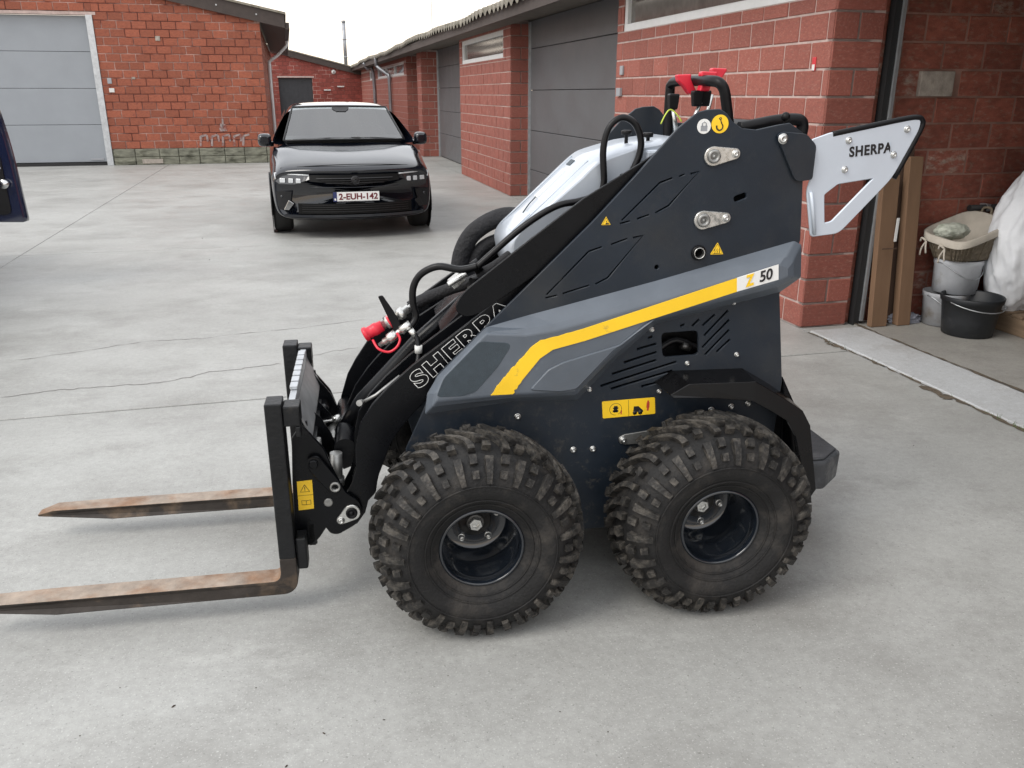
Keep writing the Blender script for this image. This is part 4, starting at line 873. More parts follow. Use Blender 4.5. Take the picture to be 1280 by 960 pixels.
rim0 = make_rim().build('wheel', 'rim', LO, fix=True); ty0 = tyre_me.build('tyre', 'rubber', rim0, fix=True); lg0 = lugs_me.build('tread', 'lug', rim0, fix=True)
def hub_parts(par, n=5, ph=0.0, big=True):
    q = MB(); q.lathe([(0.220, 0.052), (0.214, 0.052), (0.208, 0.046), (0.206, 0.032), (0.196, 0.030), (0.194, 0.024), (0.196, 0.016), (0.197, 0.0001)], (0, 0, 0), (0, 1, 0), 24); q.build('hub', 'hub', par, fix=False)
    q = MB()
    for i in range(6): pass
    q.lathe([(0.196, 0.024), (0.186, 0.024), (0.182, 0.020), (0.182, 0.013), (0.190, 0.012), (0.190, 0.0001)], (0, 0, 0), (0, 1, 0), 6, smooth=False); q.build('axle_nut', 'steel', par)
    for i in range(n):
        a = ph + 2 * math.pi * i / n; bolt((0.072 * math.cos(a), 0.072 * math.sin(a)), 0.220, 0.0095, par, h=0.016)
FW, RW = (0.018, -0.035, ZC), (0.758, -0.035, ZC)
rim0.location = FW; hub_parts(rim0, 5, R(234))
def wheel_at(loc, rz, spin, ph):
    o = link('wheel', rim0.data, None, LO, loc); o.rotation_euler = (0, 0, rz)
    for me, nm in ((ty0.data, 'tyre'), (lg0.data, 'tread')): link(nm, me, None, o)
    hub_parts(o, 5, ph); return o
rw = wheel_at(RW, 0.0, 0, R(208))
wheel_at((FW[0], mir(-0.035), ZC), math.pi, 0, R(250)); wheel_at((RW[0], mir(-0.035), ZC), math.pi, 0, R(230))
# axle housings between plate and wheel
for p in (FW, RW):
    for a, b_ in ((0.20, 0.30), (mir(0.30), mir(0.20))):
        q = MB(); q.cyl((p[0], a, ZC), (p[0], b_, ZC), 0.06, n=20); q.build('axle', 'arm', LO, fix=False)

# ------------------------------------------------------------------ loader arms
ARM = ([(-0.3389, 0.4435), (-0.3373, 0.5126), (-0.3177, 0.5928), (-0.2799, 0.6519), (-0.2254, 0.7094), (-0.1487, 0.7757), (0.0049, 0.8863), (0.2117, 1.0387), (0.4084, 1.1845)] + [(0.6999, 1.3809), (0.7792, 1.3446), (0.7591, 1.2733), (0.5619, 1.1439), (0.1621, 0.8559), (-0.0414, 0.7093), (-0.1131, 0.6603), (-0.1547, 0.6199), (-0.2102, 0.5529), (-0.2348, 0.5107), (-0.2579, 0.4513), (-0.2724, 0.4159), (-0.2883, 0.3547), (-0.31, 0.3307), (-0.3227, 0.2856), (-0.3506, 0.2473), (-0.3865, 0.2476), (-0.4049, 0.2783), (-0.3916, 0.3262), (-0.3573, 0.3888)])
an = plate('lift_arm', ARM, [], 0.328, 0.014, 'arm', LO, 0.002)
plate('lift_arm', [(u - 0.005, z + 0.004) for u, z in ARM], [], 0.425, 0.014, 'arm', LO, 0.002)
FARM = [(-0.3959, 0.4472), (-0.3659, 0.5138), (-0.3364, 0.5766), (-0.2901, 0.6409), (-0.2509, 0.684), (-0.1118, 0.8168), (0.0214, 0.8988), (0.2346, 1.0549), (0.4057, 1.1767)] + [(0.4929, 1.1608), (0.2927, 0.9527), (-0.059, 0.6863), (-0.2395, 0.5123), (-0.2981, 0.3901), (-0.3248, 0.2793), (-0.3998, 0.2524), (-0.4256, 0.303)]
plate('lift_arm', FARM, [], 0.752, 0.014, 'arm', LO, 0.002)
FAR2 = [(-0.4054, 0.4226), (-0.3943, 0.5019), (-0.3654, 0.5883), (-0.3329, 0.6455), (-0.2855, 0.7136), (-0.2243, 0.7775), (-0.1494, 0.8314), (0.0141, 0.9439), (0.191, 1.0552), (0.3964, 1.1738)] + [(0.4267, 1.1358), (0.2498, 0.995), (-0.1099, 0.7236), (-0.2653, 0.5449), (-0.3482, 0.3897), (-0.367, 0.3256), (-0.4027, 0.3281)]
plate('lift_arm', FAR2, [], 0.848, 0.014, 'arm', LO, 0.002)
q = MB(); q.cyl((-0.3545, 0.44, 0.6214), ((-0.3545, 0.6214)[0], 0.85, (-0.3545, 0.6214)[1]), 0.02, n=14); 
# cross tube that ties the two arms together
ct = (-0.3759, 0.4689); q = MB(); q.cyl((ct[0], 0.43, ct[1]), (ct[0], 0.846, ct[1]), 0.036, n=20); q.build('cross_tube', 'arm', LO, fix=False)
# pads and covers on the near arm
plate('arm_cover', rounded([(-0.0119, 0.9655), (0.0157, 1.0064), (0.2209, 1.1599), (0.3754, 1.2724), (0.5462, 1.3721), (0.6895, 1.4623)] + [(0.744, 1.4045), (0.5523, 1.2547), (0.3079, 1.0994), (0.0611, 0.94), (0.0215, 0.9267), (-0.0076, 0.9404)], [0.02, 0.03, 0, 0, 0, 0, 0, 0, 0, 0, 0.02, 0.02]), [], 0.315, 0.010, 'arm', LO, 0.002)
q = MB(); q.tube([(-0.0287, 0.322, 0.7482), (0.1608, 0.322, 0.9044), (0.3102, 0.322, 1.0245), (0.4577, 0.322, 1.148)], 0.006, 8); q.build('arm_rib', 'arm', LO, fix=False)
# outlined lettering along the arm
la = math.atan2(*(lambda p, q_: (q_[1] - p[1], q_[0] - p[0]))(*[(-0.1332, 0.734), (0.1167, 0.9329)]))
text('arm_lettering', 'SHERPA', (0.0036, 0.3262, 0.8414), 0.08, 'white', an, la, outline=0.0009, fit=(0.392, 0.058), spacing=1.2, bold=0.004)
# rod and clamp between the arm plates
q = MB(); q.tube([(-0.3153, 0.4, 0.6364), (-0.2661, 0.4, 0.6606), (-0.1875, 0.4, 0.7208)], 0.006, 8); q.cyl((-0.3193, 0.36, 0.6513), (-0.3126, 0.4, 0.639), 0.010, n=10); q.build('latch_rod', 'dull', LO, fix=False)
def retainer(c, e, w_, rr, re_, m='dull'):
    C0 = Vector(c); E0 = Vector(e); d = E0 - C0; a = math.atan2(d.y, d.x)
    poly = [(c[0] + rr * math.cos(a + t), c[1] + rr * math.sin(a + t)) for t in [R(70 + 220 * i / 14) for i in range(15)]] + [(e[0] + re_ * math.cos(a + t), e[1] + re_ * math.sin(a + t)) for t in [R(-75 + 150 * i / 8) for i in range(9)]]
    o = plate('pin_retainer', poly, [], w_ - 0.008, 0.008, m, LO, 0.002)
    k = MB(); k.lathe([(0, rr * 0.72), (0.005, rr * 0.70), (0.007, rr * 0.5), (0.003, rr * 0.42), (0.003, rr * 0.25), (0.008, rr * 0.2), (0.008, 0.0001)], (c[0], w_ - 0.008, c[1]), (0, -1, 0), 20); k.build('pin_end', 'matte', o, fix=False)
    bolt(e, w_ - 0.008, re_ * 0.75, o); return o
retainer((-0.3688, 0.3959), (-0.358, 0.4298), 0.752, 0.036, 0.022)
q = MB(); q.cyl(((-0.3688, 0.3959)[0], 0.74, (-0.3688, 0.3959)[1]), ((-0.3688, 0.3959)[0], 0.87, (-0.3688, 0.3959)[1]), 0.022, n=12); q.build('far_pin', 'dull', LO, fix=False)

# ------------------------------------------------------------------ quick coupler at the arm ends
QP = rounded([(-0.5276, 0.5646), (-0.4975, 0.6081), (-0.4357, 0.523), (-0.4094, 0.4383), (-0.3789, 0.3683), (-0.3379, 0.3334), (-0.33, 0.2924), (-0.3501, 0.2563), (-0.4112, 0.2237), (-0.4338, 0.2288), (-0.4474, 0.2534), (-0.4758, 0.2121), (-0.5079, 0.1916), (-0.545, 0.2039), (-0.5376, 0.4149)], [0.004, 0.01, 0.01, 0.01, 0.01, 0.015, 0.015, 0.02, 0.01, 0.01, 0.002, 0.01, 0.01, 0.004, 0])
cp = plate('coupler_plate', QP, [], 0.322 - 0.012, 0.014, 'arm', LO, 0.002)
plate('coupler_plate', [(u, z) for u, z in QP], [], mir(0.322), 0.014, 'arm', LO, 0.002)
for w_, px in ((0.82, [(-0.5096, 0.6061), (-0.4974, 0.6177), (-0.4327, 0.5243), (-0.4031, 0.4468), (-0.3864, 0.388), (-0.4867, 0.2976), (-0.5558, 0.3124)]), (0.67, [(-0.5263, 0.5565), (-0.508, 0.582), (-0.4818, 0.5686), (-0.4292, 0.4994), (-0.4136, 0.4437), (-0.4774, 0.3307), (-0.546, 0.3452)]), (0.52, [(-0.532, 0.5549), (-0.5061, 0.5873), (-0.4836, 0.5774), (-0.4547, 0.547), (-0.4224, 0.4843), (-0.4102, 0.4307), (-0.469, 0.352), (-0.5481, 0.3582)])):
    plate('coupler_rib', px, [], w_, 0.012, 'arm', LO, 0.002)
retainer((-0.3634, 0.3004), (-0.398, 0.2763), 0.309, 0.026, 0.013, 'steel')
q = MB(); c = (-0.434, 0.3404); q.lathe([(0.0, 0.0145), (0.003, 0.0145), (0.004, 0.011), (0.002, 0.0001)], (c[0], 0.31, c[1]), (0, -1, 0), 20); q.build('plug', 'dull', cp, fix=False)
lb = decal('caution_label', [(-0.5254, 0.4206), (-0.4788, 0.4225), (-0.4801, 0.323), (-0.5275, 0.3201)], 'yellow', 0.3098)
c = (-0.5031, 0.3939); q = MB(); q.tube([(c[0] + 0.0165 * math.cos(R(a)), 0.3084, c[1] + 0.0165 * math.sin(R(a)) - 0.002) for a in (90, 210, 330, 90)], 0.0011, 5); q.bounds((c[0] - 0.001, 0.308, c[1] - 0.003), (c[0] + 0.001, 0.3088, c[1] + 0.007)); q.bounds((c[0] - 0.001, 0.308, c[1] - 0.007), (c[0] + 0.001, 0.3088, c[1] - 0.005))
c = (-0.5019, 0.3461); q.tube([(c[0] + x, 0.3084, c[1] + z) for x, z in ((0, -0.008), (-0.014, -0.007), (-0.014, 0.008), (0, 0.006), (0.014, 0.008), (0.014, -0.007), (0, -0.008), (0, 0.006))], 0.0009, 5); q.tube([(Vector(p)[0], 0.3084, Vector(p)[1]) for p in [(-0.5283, 0.3708), (-0.4789, 0.3723)]], 0.0006, 4); q.build('caution_print', 'ink', lb)
# locking lever, tilt cylinder and its pins
lv = plate('locking_lever', rounded([(-0.4877, 0.4903), (-0.4742, 0.5083), (-0.4524, 0.5067), (-0.3927, 0.4143), (-0.392, 0.3864), (-0.4127, 0.374), (-0.429, 0.3894), (-0.4803, 0.4598)], 0.012), [circ((-0.4087, 0.3961), 0.009)], 0.292, 0.010, 'arm', LO, 0.002)
q = MB(); c = (-0.4679, 0.4879); q.lathe([(0, 0.021), (0.004, 0.021), (0.005, 0.015), (0.016, 0.015), (0.018, 0.012), (0.018, 0.0001)], (c[0], 0.293, c[1]), (0, -1, 0), 12, smooth=False); q.build('lever_bolt', 'arm', lv)
q = MB(); c = (-0.4081, 0.4009); q.lathe([(0.02, 0.017), (-0.012, 0.017), (-0.014, 0.015), (-0.012, 0.010), (0.02, 0.009)], (c[0], 0.30, c[1]), (0, 1, 0), 18); q.build('lever_bush', 'dull', lv, fix=False)
q = MB(); q.cyl((-0.4088, 0.4, 0.3623), (-0.4041, 0.4, 0.4706), 0.020, n=18); q.cyl((-0.4092, 0.4, 0.3566), (-0.4073, 0.4, 0.3853), 0.025, n=18); tcy = q.build('lock_cylinder', 'dull', LO, fix=False)
q = MB(); q.tube([(-0.4252, 0.6, 0.4035), (-0.3084, 0.6, 0.5744), (-0.1232, 0.6, 0.7658), (0.0984, 0.6, 0.9513)], 0.030, 16); q.build('tilt_cylinder', 'arm', LO, fix=False)
q = MB(); q.tube([(-0.4604, 0.6, 0.3697), (-0.4135, 0.6, 0.4148)], 0.017, 12); q.build('tilt_rod', 'steel', LO, fix=False)
for (x, y, w_, r_, l_) in ((397, 557, 0.47, 0.016, 0.06), (417, 543, 0.62, 0.022, 0.06), (401, 513, 0.74, 0.018, 0.06)):
    pass
q = MB(); c = (-0.4632, 0.486); q.cyl((c[0], 0.42, c[1] + 0.03), (c[0] + 0.005, 0.42, c[1] - 0.05), 0.014, n=12); q.build('coupler_pin', 'dull', LO, fix=False)
q = MB(); c = (-0.4195, 0.4483); q.cyl((c[0], 0.53, c[1]), (c[0], 0.66, c[1]), 0.024, n=16); q.build('coupler_pin', 'dull', LO, fix=False)
q = MB(); c = (-0.462, 0.5086); q.cyl((c[0], 0.69, c[1] - 0.02), (c[0], 0.81, c[1] - 0.02), 0.026, n=16); q.build('coupler_pin', 'arm', LO, fix=False)
q = MB(); q.tube([(-0.4884, 0.66, 0.474), (-0.4522, 0.66, 0.4806), (-0.4161, 0.66, 0.4843), (-0.3933, 0.66, 0.4949)], 0.006, 8); q.cyl((-0.4216, 0.66, 0.4847), (-0.3935, 0.66, 0.4919), 0.014, n=10); q.build('grease_line', 'steel', LO, fix=False)
# thick lower end of the arm
q = MB(); q.prism(rounded([(-0.3569, 0.3981), (-0.3151, 0.4651), (-0.2687, 0.4335), (-0.2833, 0.3494), (-0.3159, 0.3147), (-0.3465, 0.3173)], 0.01), 0.335, 0.43); q.build('arm_boss', 'arm', LO, bevel=0.006)

# ------------------------------------------------------------------ hood between the plates
HP = [(0.1807, 1.0351), (0.1628, 1.1068), (0.1807, 1.1465), (0.2313, 1.19), (0.4361, 1.3786), (0.4763, 1.3949), (0.5827, 1.4225), (0.7112, 1.4405)] + [(0.80, 1.42), (0.80, 1.20), (0.40, 0.92)]
hl = []
for w_, k in ((0.438, 0.022), (0.446, 0.010), (0.462, 0.0), (mir(0.462), 0.0), (mir(0.446), 0.010), (mir(0.438), 0.022)):
    cx = sum(p[0] for p in HP) / len(HP); cz = sum(p[1] for p in HP) / len(HP); lp = []
    for p in rounded(HP, [0, 0.03, 0.05, 0.02, 0.06, 0.05, 0, 0, 0, 0, 0], 5):
        d = Vector((p[0] - cx, p[1] - cz)); s_ = 1 - k / max(d.length, 0.05); lp.append((cx + d.x * s_, w_, cz + d.y * s_))
    hl.append(lp)
q = MB(); q.loft(hl, smooth=True); hood = q.build('hood', 'hood', LO)
# pressed groove line, vents and handle on the sloping face of the hood
q = MB(); q.tube([(0.1995, 0.6, 1.0967), (0.4212, 0.6, 1.3038)], 0.002, 5); 
def on_slope(f, w_, lift=0.002):          # a point on the sloping hood face, f from bottom to top
    a = Vector((0.1857, 1.1513)); b_ = Vector((0.4361, 1.3786)); p = a.lerp(b_, f); d = (b_ - a).normalized(); n = Vector((-d.y, d.x))
    p = p + n * lift; return (p.x, w_, p.y)
def slope_patch(name, f0, f1, w0, w1, m, par, h=0.0015, taper=0.0):
    k = MB(); pts = [(f0, w0), (f0, w1), (f1, w1), (f1, w0 + taper)]
    k.loft([[on_slope(f, w_, -0.004) for f, w_ in pts], [on_slope(f, w_, h) for f, w_ in pts]]); return k.build(name, m, par)
slope_patch('hood_vent', 0.02, 0.25, 0.50, 0.56, 'silver', hood)
slope_patch('hood_sticker', 0.42, 0.80, 0.60, 0.645, 'white', hood)
slope_patch('hood_notch', 0.86, 0.93, 0.61, 0.66, 'infill', hood)
q = MB(); q.tube([on_slope(0.22, 0.57, 0.003), on_slope(0.32, 0.60, 0.003), on_slope(0.42, 0.61, 0.003)], 0.0022, 6); q.build('hood_pull', 'infill', hood, fix=False)
q = MB(); q.tube([on_slope(f, 0.48, 0.0) for f in (0.0, 0.5, 0.97)] , 0.0022, 6); q.tube([on_slope(f, 0.70, 0.0) for f in (0.0, 0.5, 0.97)], 0.0022, 6); q.build('hood_crease', 'silver', hood, fix=False)
# control console behind the hood: panel, latches, levers, hoop
q = MB(); q.bounds((0.60, 0.42, 1.36), (0.90, mir(0.42), 1.405)); con = q.build('console', 'silver', LO, bevel=0.008)
q = MB(); q.bounds((0.66, 0.44, 1.4055), (0.75, 0.60, 1.407)); q.build('console_sticker', 'yellow', con)
for p in ([(0.5715, 0.55, 1.4438)], [(0.6274, 0.5, 1.4383)]):
    c = p[0]; q = MB(); q.lathe([(-0.025, 0.006), (0.0, 0.006), (0.002, 0.016), (0.014, 0.017), (0.016, 0.012), (0.016, 0.0001)], c, (0, 0, 1), 12); q.build('hood_latch', 'matte', LO, fix=False)
q = MB(); q.bounds((0.52, 0.40, 1.26), (0.62, 0.50, 1.335)); q.build('console_box', 'matte', LO, bevel=0.008)
HB = [Vector(p) for p in [(0.8558, 0.4, 1.4579), (0.8381, 0.4, 1.54), (0.8268, 0.4, 1.5815), (0.8112, 0.41, 1.6021), (0.7978, 0.46, 1.6074), (0.7946, 0.58, 1.6089)]]
HB += [Vector((HB[-1].x, mir(w_), z)) for w_, z in ((0.46, HB[-1].z), (0.41, HB[-1].z - 0.01), (0.40, HB[-1].z - 0.04), (0.40, 1.38))]
q = MB(); q.tube(HB, 0.0165, 14, res=5); q.build('hoop_handle', 'matte', LO, fix=False)
def lever(x, y, w_, px2, py2, grip):
    a = Vector(V3_(x, y, w_)) if False else None
for k, (base, top, m_) in enumerate((([(0.739, 0.55, 1.4699)], [(0.7214, 0.55, 1.5337)], 0), ([(0.7618, 0.5, 1.4909)], [(0.7951, 0.5, 1.5437)], 0), ([(0.834, 0.56, 1.4889)], [(0.855, 0.56, 1.5676)], 0))):
    a = Vector(base[0]); b_ = Vector(top[0]); q = MB(); q.cyl(a - Vector((0, 0, 0.03)), b_, 0.006, n=10); lvo = q.build('control_lever', 'steel', LO, fix=False)
    if k == 0: q = MB(); q.cyl(a + Vector((0.012, 0.02, -0.03)), b_ + Vector((0.004, 0.012, 0)), 0.006, n=10); q.build('lever_rod', 'steel', lvo, fix=False)
    if k < 2:
        for dx in ((-0.014, 0.016) if k else (0.0,)):
            q = MB(); c = b_ + Vector((dx, 0.01 if dx > 0 else 0, 0))
            q.loft([[(c.x + sx * 0.016 * s_, c.y + sy * 0.014 * s_, c.z + dz) for sx, sy in ((-1, -1), (1, -1), (1, 1), (-1, 1))] for dz, s_ in ((-0.012, 0.75), (-0.006, 0.85), (0.022, 1.0), (0.032, 1.05), (0.036, 0.9))])
            q.build('lever_boot', 'matte', lvo, bevel=0.004)
# red trigger levers on the hoop
for c, f in (((0.8003, 0.5, 1.6126), 1), ((0.7604, 0.56, 1.6038), -1), ((0.924, 0.72, 1.629), 1)):
    c = Vector(c); q = MB()
    pr = [(-0.016 * f, -0.034), (0.014 * f, -0.034), (0.018 * f, -0.012), (0.034 * f, 0.012), (0.034 * f, 0.020), (-0.012 * f, 0.022), (-0.014 * f, 0.012), (-0.008 * f, -0.004)]
    if f < 0: pr = [(-a, z) for a, z in [(-0.03, -0.034), (-0.012, -0.034), (0.006, -0.012), (0.024, 0.004), (0.028, 0.022), (-0.014, 0.024), (-0.014, 0.008), (-0.03, -0.02)]]
    q.prism([(c.x + a * 1.1, c.z + z * 1.05) for a, z in pr], c.y - 0.016, c.y + 0.016); q.build('red_trigger', 'red', LO, bevel=0.004)
M['yg_wire'] = mat('yellow_green_wire', (0.55, 0.65, 0.08), 0.5)
q = MB(); q.tube([(0.6672, 0.5, 1.4793), (0.6813, 0.5, 1.5081), (0.7033, 0.52, 1.5221), (0.7256, 0.52, 1.5075), (0.7431, 0.52, 1.4855)], 0.0022, 6, res=4); q.build('wire', 'yg_wire', LO, fix=False)

# ------------------------------------------------------------------ hoses
def hose(pts, r, m='hose', name='hose', n=10):
    q = MB(); q.tube(pts, r, n, res=6); return q.build(name, m, LO, fix=False)
hose([(0.4596, 0.42, 1.281), (0.466, 0.42, 1.3173), (0.4602, 0.42, 1.4058), (0.4753, 0.42, 1.4713), (0.5142, 0.42, 1.5012), (0.5553, 0.42, 1.4848), (0.5781, 0.42, 1.4378), (0.5754, 0.42, 1.3903), (0.5548, 0.42, 1.3402)], 0.0105)
hose([(0.4241, 0.4, 1.2669), (0.3788, 0.4, 1.2557), (0.3235, 0.4, 1.2471), (0.2636, 0.4, 1.2192), (0.1939, 0.4, 1.1721), (0.1188, 0.4, 1.1101), (0.0659, 0.4, 1.0645)], 0.0105)
hose([(0.0685, 0.42, 1.0605), (0.0142, 0.43, 1.0503), (-0.0514, 0.45, 1.0586), (-0.1034, 0.47, 1.0335), (-0.1295, 0.48, 0.9913), (-0.1341, 0.48, 0.9394), (-0.1256, 0.48, 0.8917), (-0.148, 0.47, 0.8581)], 0.0115)
hose([(0.2655, 0.62, 1.1049), (0.2076, 0.6, 1.0617), (0.1191, 0.55, 1.0151), (0.0597, 0.5, 0.9957)], 0.014)
hose([(0.048, 0.78, 0.9772), (0.0607, 0.78, 1.0423), (0.0957, 0.78, 1.1032), (0.1584, 0.78, 1.1463), (0.2266, 0.78, 1.1642), (0.3038, 0.75, 1.1526)], 0.032, 'fabric', 'hose_sleeve', 16)
hose([(0.0937, 0.78, 0.9757), (0.1117, 0.78, 1.0323), (0.1578, 0.78, 1.0706), (0.238, 0.78, 1.0939)], 0.024, 'fabric', 'hose_sleeve', 14)
hose([(-0.1389, 0.62, 0.8899), (-0.0896, 0.62, 0.9155), (-0.0096, 0.6, 0.9498), (0.0668, 0.56, 0.9828), (0.1413, 0.52, 1.0256), (0.2394, 0.48, 1.0976)], 0.020, 'fabric', 'hose_sleeve', 14)
hose([(0.2869, 0.46, 1.1506), (0.2098, 0.46, 1.1071), (0.1325, 0.46, 1.0533), (0.0705, 0.46, 1.0219)], 0.017, 'fabric', 'hose_sleeve', 14)
# valve block with a bright fitting and the clip that gathers the hoses
q = MB(); q.box((0.0105, 0.5, 1.0027), (0.05, 0.03, 0.035), rot=Matrix.Rotation(R(-38), 3, 'Y')); q.cyl((-0.02, 0.48, 0.9924), (0.0397, 0.48, 1.0266), 0.010, n=10); q.build('fitting_block', 'steel', LO, bevel=0.004)
q = MB(); q.cyl((0.0569, 0.45, 1.0474), (0.08, 0.45, 1.062), 0.022, n=14); q.build('hose_clip', 'matte', LO, fix=False)
q = MB(); q.prism(rounded([(-0.0528, 0.8468), (0.0716, 0.9741), (0.1314, 0.9911), (0.0979, 0.9183), (-0.0126, 0.8311)], 0.008), 0.44, 0.74); q.build('arm_bridge', 'arm', LO, bevel=0.006)
# bright couplings at the front of the arm, one under a red dust cap
def coupling(p0, p1, steps, w_, m='steel', name='coupling', seg=16):
    a = Vector(p0); b_ = Vector(p1); L_ = (b_ - a).length; q = MB()
    q.lathe([(f * L_, r) for f, r in steps], a, b_ - a, seg); return q.build(name, m, LO, fix=False)
ST = [(0, 0.0001), (0, 0.010), (0.12, 0.010), (0.13, 0.014), (0.28, 0.014), (0.29, 0.020), (0.46, 0.020), (0.47, 0.016), (0.62, 0.016), (0.63, 0.022), (0.85, 0.022), (0.86, 0.014), (1, 0.014), (1, 0.0001)]
ca = coupling((-0.1335, 0.5, 0.9241), (-0.2363, 0.5, 0.8594), ST, 0.5)
cb = coupling((-0.1453, 0.46, 0.8739), (-0.2474, 0.46, 0.807), [(0, 0.0001), (0, 0.014), (0.30, 0.015), (0.31, 0.010), (0.45, 0.010), (0.46, 0.017), (0.70, 0.017), (0.72, 0.011), (0.84, 0.012), (0.86, 0.008), (1, 0.007), (1, 0.0001)], 0.46, seg=12)
coupling((-0.2336, 0.5, 0.862), (-0.2939, 0.5, 0.8326), [(0, 0.0001), (0, 0.018), (0.25, 0.019), (0.27, 0.021), (0.45, 0.021), (0.5, 0.0195), (0.78, 0.0195), (0.80, 0.024), (0.95, 0.024), (1, 0.020), (1, 0.0001)], 0.5, 'red', 'dust_cap', 20)
hose([(-0.2666, 0.47, 0.8237), (-0.2505, 0.44, 0.8024), (-0.2185, 0.43, 0.7931), (-0.1926, 0.43, 0.8078), (-0.181, 0.44, 0.8308), (-0.1899, 0.45, 0.8496)], 0.0042, 'red', 'cap_strap', 8)
q = MB(); c = Vector((-0.2048, 0.5, 0.8767)); d = (Vector((-0.2363, 0.5, 0.8594)) - Vector((-0.1335, 0.5, 0.9241))).normalized(); q.cyl(c, c + d * 0.008, 0.024, n=20); q.build('red_washer', 'red', LO, fix=False)
plate('coupling_bracket', rounded([(-0.2417, 0.9642), (-0.2291, 0.9663), (-0.1965, 0.913), (-0.1802, 0.8808), (-0.1721, 0.8299), (-0.1853, 0.8225), (-0.2057, 0.8766)], 0.004), [], 0.47, 0.006, 'matte', LO)
q = MB(); q.cyl((-0.1469, 0.44, 0.8609), (-0.1301, 0.44, 0.8363), 0.010, n=12); q.build('ferrule', 'steel', LO, fix=False)
hose([(-0.1348, 0.44, 0.8471), (-0.126, 0.43, 0.8257), (-0.1249, 0.42, 0.802)], 0.008); q = MB(); q.cyl((-0.1246, 0.42, 0.8126), (-0.1254, 0.42, 0.7888), 0.0125, n=12); q.build('ferrule', 'white_plastic', LO, fix=False)
hose([(-0.1254, 0.42, 0.7888), (-0.1328, 0.4, 0.758), (-0.1631, 0.39, 0.7093)], 0.008)

# ================================================================== PALLET FORK on the coupler
M['lip'] = mat('worn_bare_steel', (0.33, 0.335, 0.34), 0.45, 0.4, var=0.25, vscale=12)
PF = empty('pallet_fork', (-0.105, 2.171, 0), R(9.57)); tag(PF, 'black pallet fork frame with two worn rusty tines on the loader', 'pallet fork')
BL = [(-1.5219, 0.1283), (-1.4741, 0.1372), (-1.2506, 0.1361), (-0.686, 0.1202)]; BB = [(-0.6816, 0.0705), (-1.2592, 0.0772)]
ZT = BL[-1][1]; ZB = BB[0][1]
US = (-0.591, -0.541); ZTOP = 0.711
def tine(w0, w1):
    sh = MB(); zj = ZT + 0.075
    sh.prism([(US[0], ZTOP), (US[1], ZTOP), (US[1], zj), (US[0], zj)], w0, w1); t = sh.build('tine', 'fork', PF, bevel=0.004)
    bl = MB(); tip = BL[0][0]; m0 = BB[1][0]
    top = [(US[0], zj + 0.001)] + arc(US[0] - 0.026, ZT + 0.026, 0.026, 0, -90, 6) + [(US[0] - 0.2, ZT), (m0, ZT + 0.001), (tip + 0.06, ZT), (tip, ZT - 0.018)]
    bot = [(tip, ZT - 0.026), (m0, ZB), (US[0] - 0.2, ZB)] + arc(US[1] - 0.045, ZB + 0.045, 0.045, -90, 0, 7) + [(US[1], zj + 0.001)]
    prof = top + bot
    def taper(u, w_):                    # tip narrows in plan
        k = max(0.0, min(1.0, (tip + 0.12 - u) / 0.12)); mid = (w0 + w1) / 2; return mid + (w_ - mid) * (1 - 0.45 * k * k)
    bl.loft([[(u, taper(u, w0 + 0.001), z) for u, z in prof], [(u, taper(u, w1 - 0.001), z) for u, z in prof]])
    bo = bl.build('blade', 'fork_side', t, bevel=0.003)
    bo.data.materials.append(M['fork_top'])
    for p in bo.data.polygons:
        if p.normal.z > 0.5: p.material_index = 1
    hk_ = MB(); hk_.bounds((US[1] + 0.001, w0 + 0.005, ZTOP - 0.075), (US[1] + 0.05, w1 - 0.005, ZTOP - 0.012)); hk_.bounds((US[1] + 0.034, w0 + 0.006, ZTOP - 0.11), (US[1] + 0.049, w1 - 0.006, ZTOP - 0.076)); hk_.build('hook', 'fork', t, bevel=0.004)
    lo_ = MB(); lo_.bounds((US[1] + 0.002, w0 + 0.01, ZT + 0.03), (US[1] + 0.035, w1 - 0.01, ZT + 0.14)); lo_.build('lower_hook', 'fork', t, bevel=0.006)
    return t
tine(0.225, 0.305); tine(mir(0.345), mir(0.265))
# carriage: top bar with locking notches, slanted back plate, lower bar, uprights
q = MB(); q.bounds((US[1] + 0.012, 0.31, ZTOP - 0.10), (US[1] + 0.033, mir(0.31), ZTOP - 0.018)); fb = q.build('top_bar', 'galv', PF, bevel=0.003)
for k in range(7):
    w_ = 0.40 + k * 0.058; q = MB(); q.bounds((US[1] + 0.010, w_, ZTOP - 0.017), (US[1] + 0.035, w_ + 0.042, ZTOP - 0.004)); q.build('notch', 'galv', fb, bevel=0.003)
q = MB(); q.loft([[(US[1] + a_, w_, ZTOP + z_) for a_, z_ in ((0.034, -0.050), (0.072, -0.150), (0.072, -0.160), (0.030, -0.056))] for w_ in (0.325, mir(0.325))]); q.build('back_plate', 'lip', PF)
for w_ in (0.335, mir(0.345)):
    q = MB(); q.bounds((US[1] + 0.025, w_, ZT + 0.06), (US[1] + 0.06, w_ + 0.012, ZTOP - 0.10)); q.build('upright', 'fork', PF, bevel=0.002)
q = MB(); q.bounds((US[1] + 0.036, 0.31, ZT + 0.07), (US[1] + 0.058, mir(0.31), ZT + 0.15)); q.build('lower_bar', 'fork', PF, bevel=0.003)
q = MB(); q.bounds((US[1] + 0.064, 0.40, 0.33), (US[1] + 0.078, mir(0.40), 0.52)); q.build('face_plate', 'fork', PF, bevel=0.003)

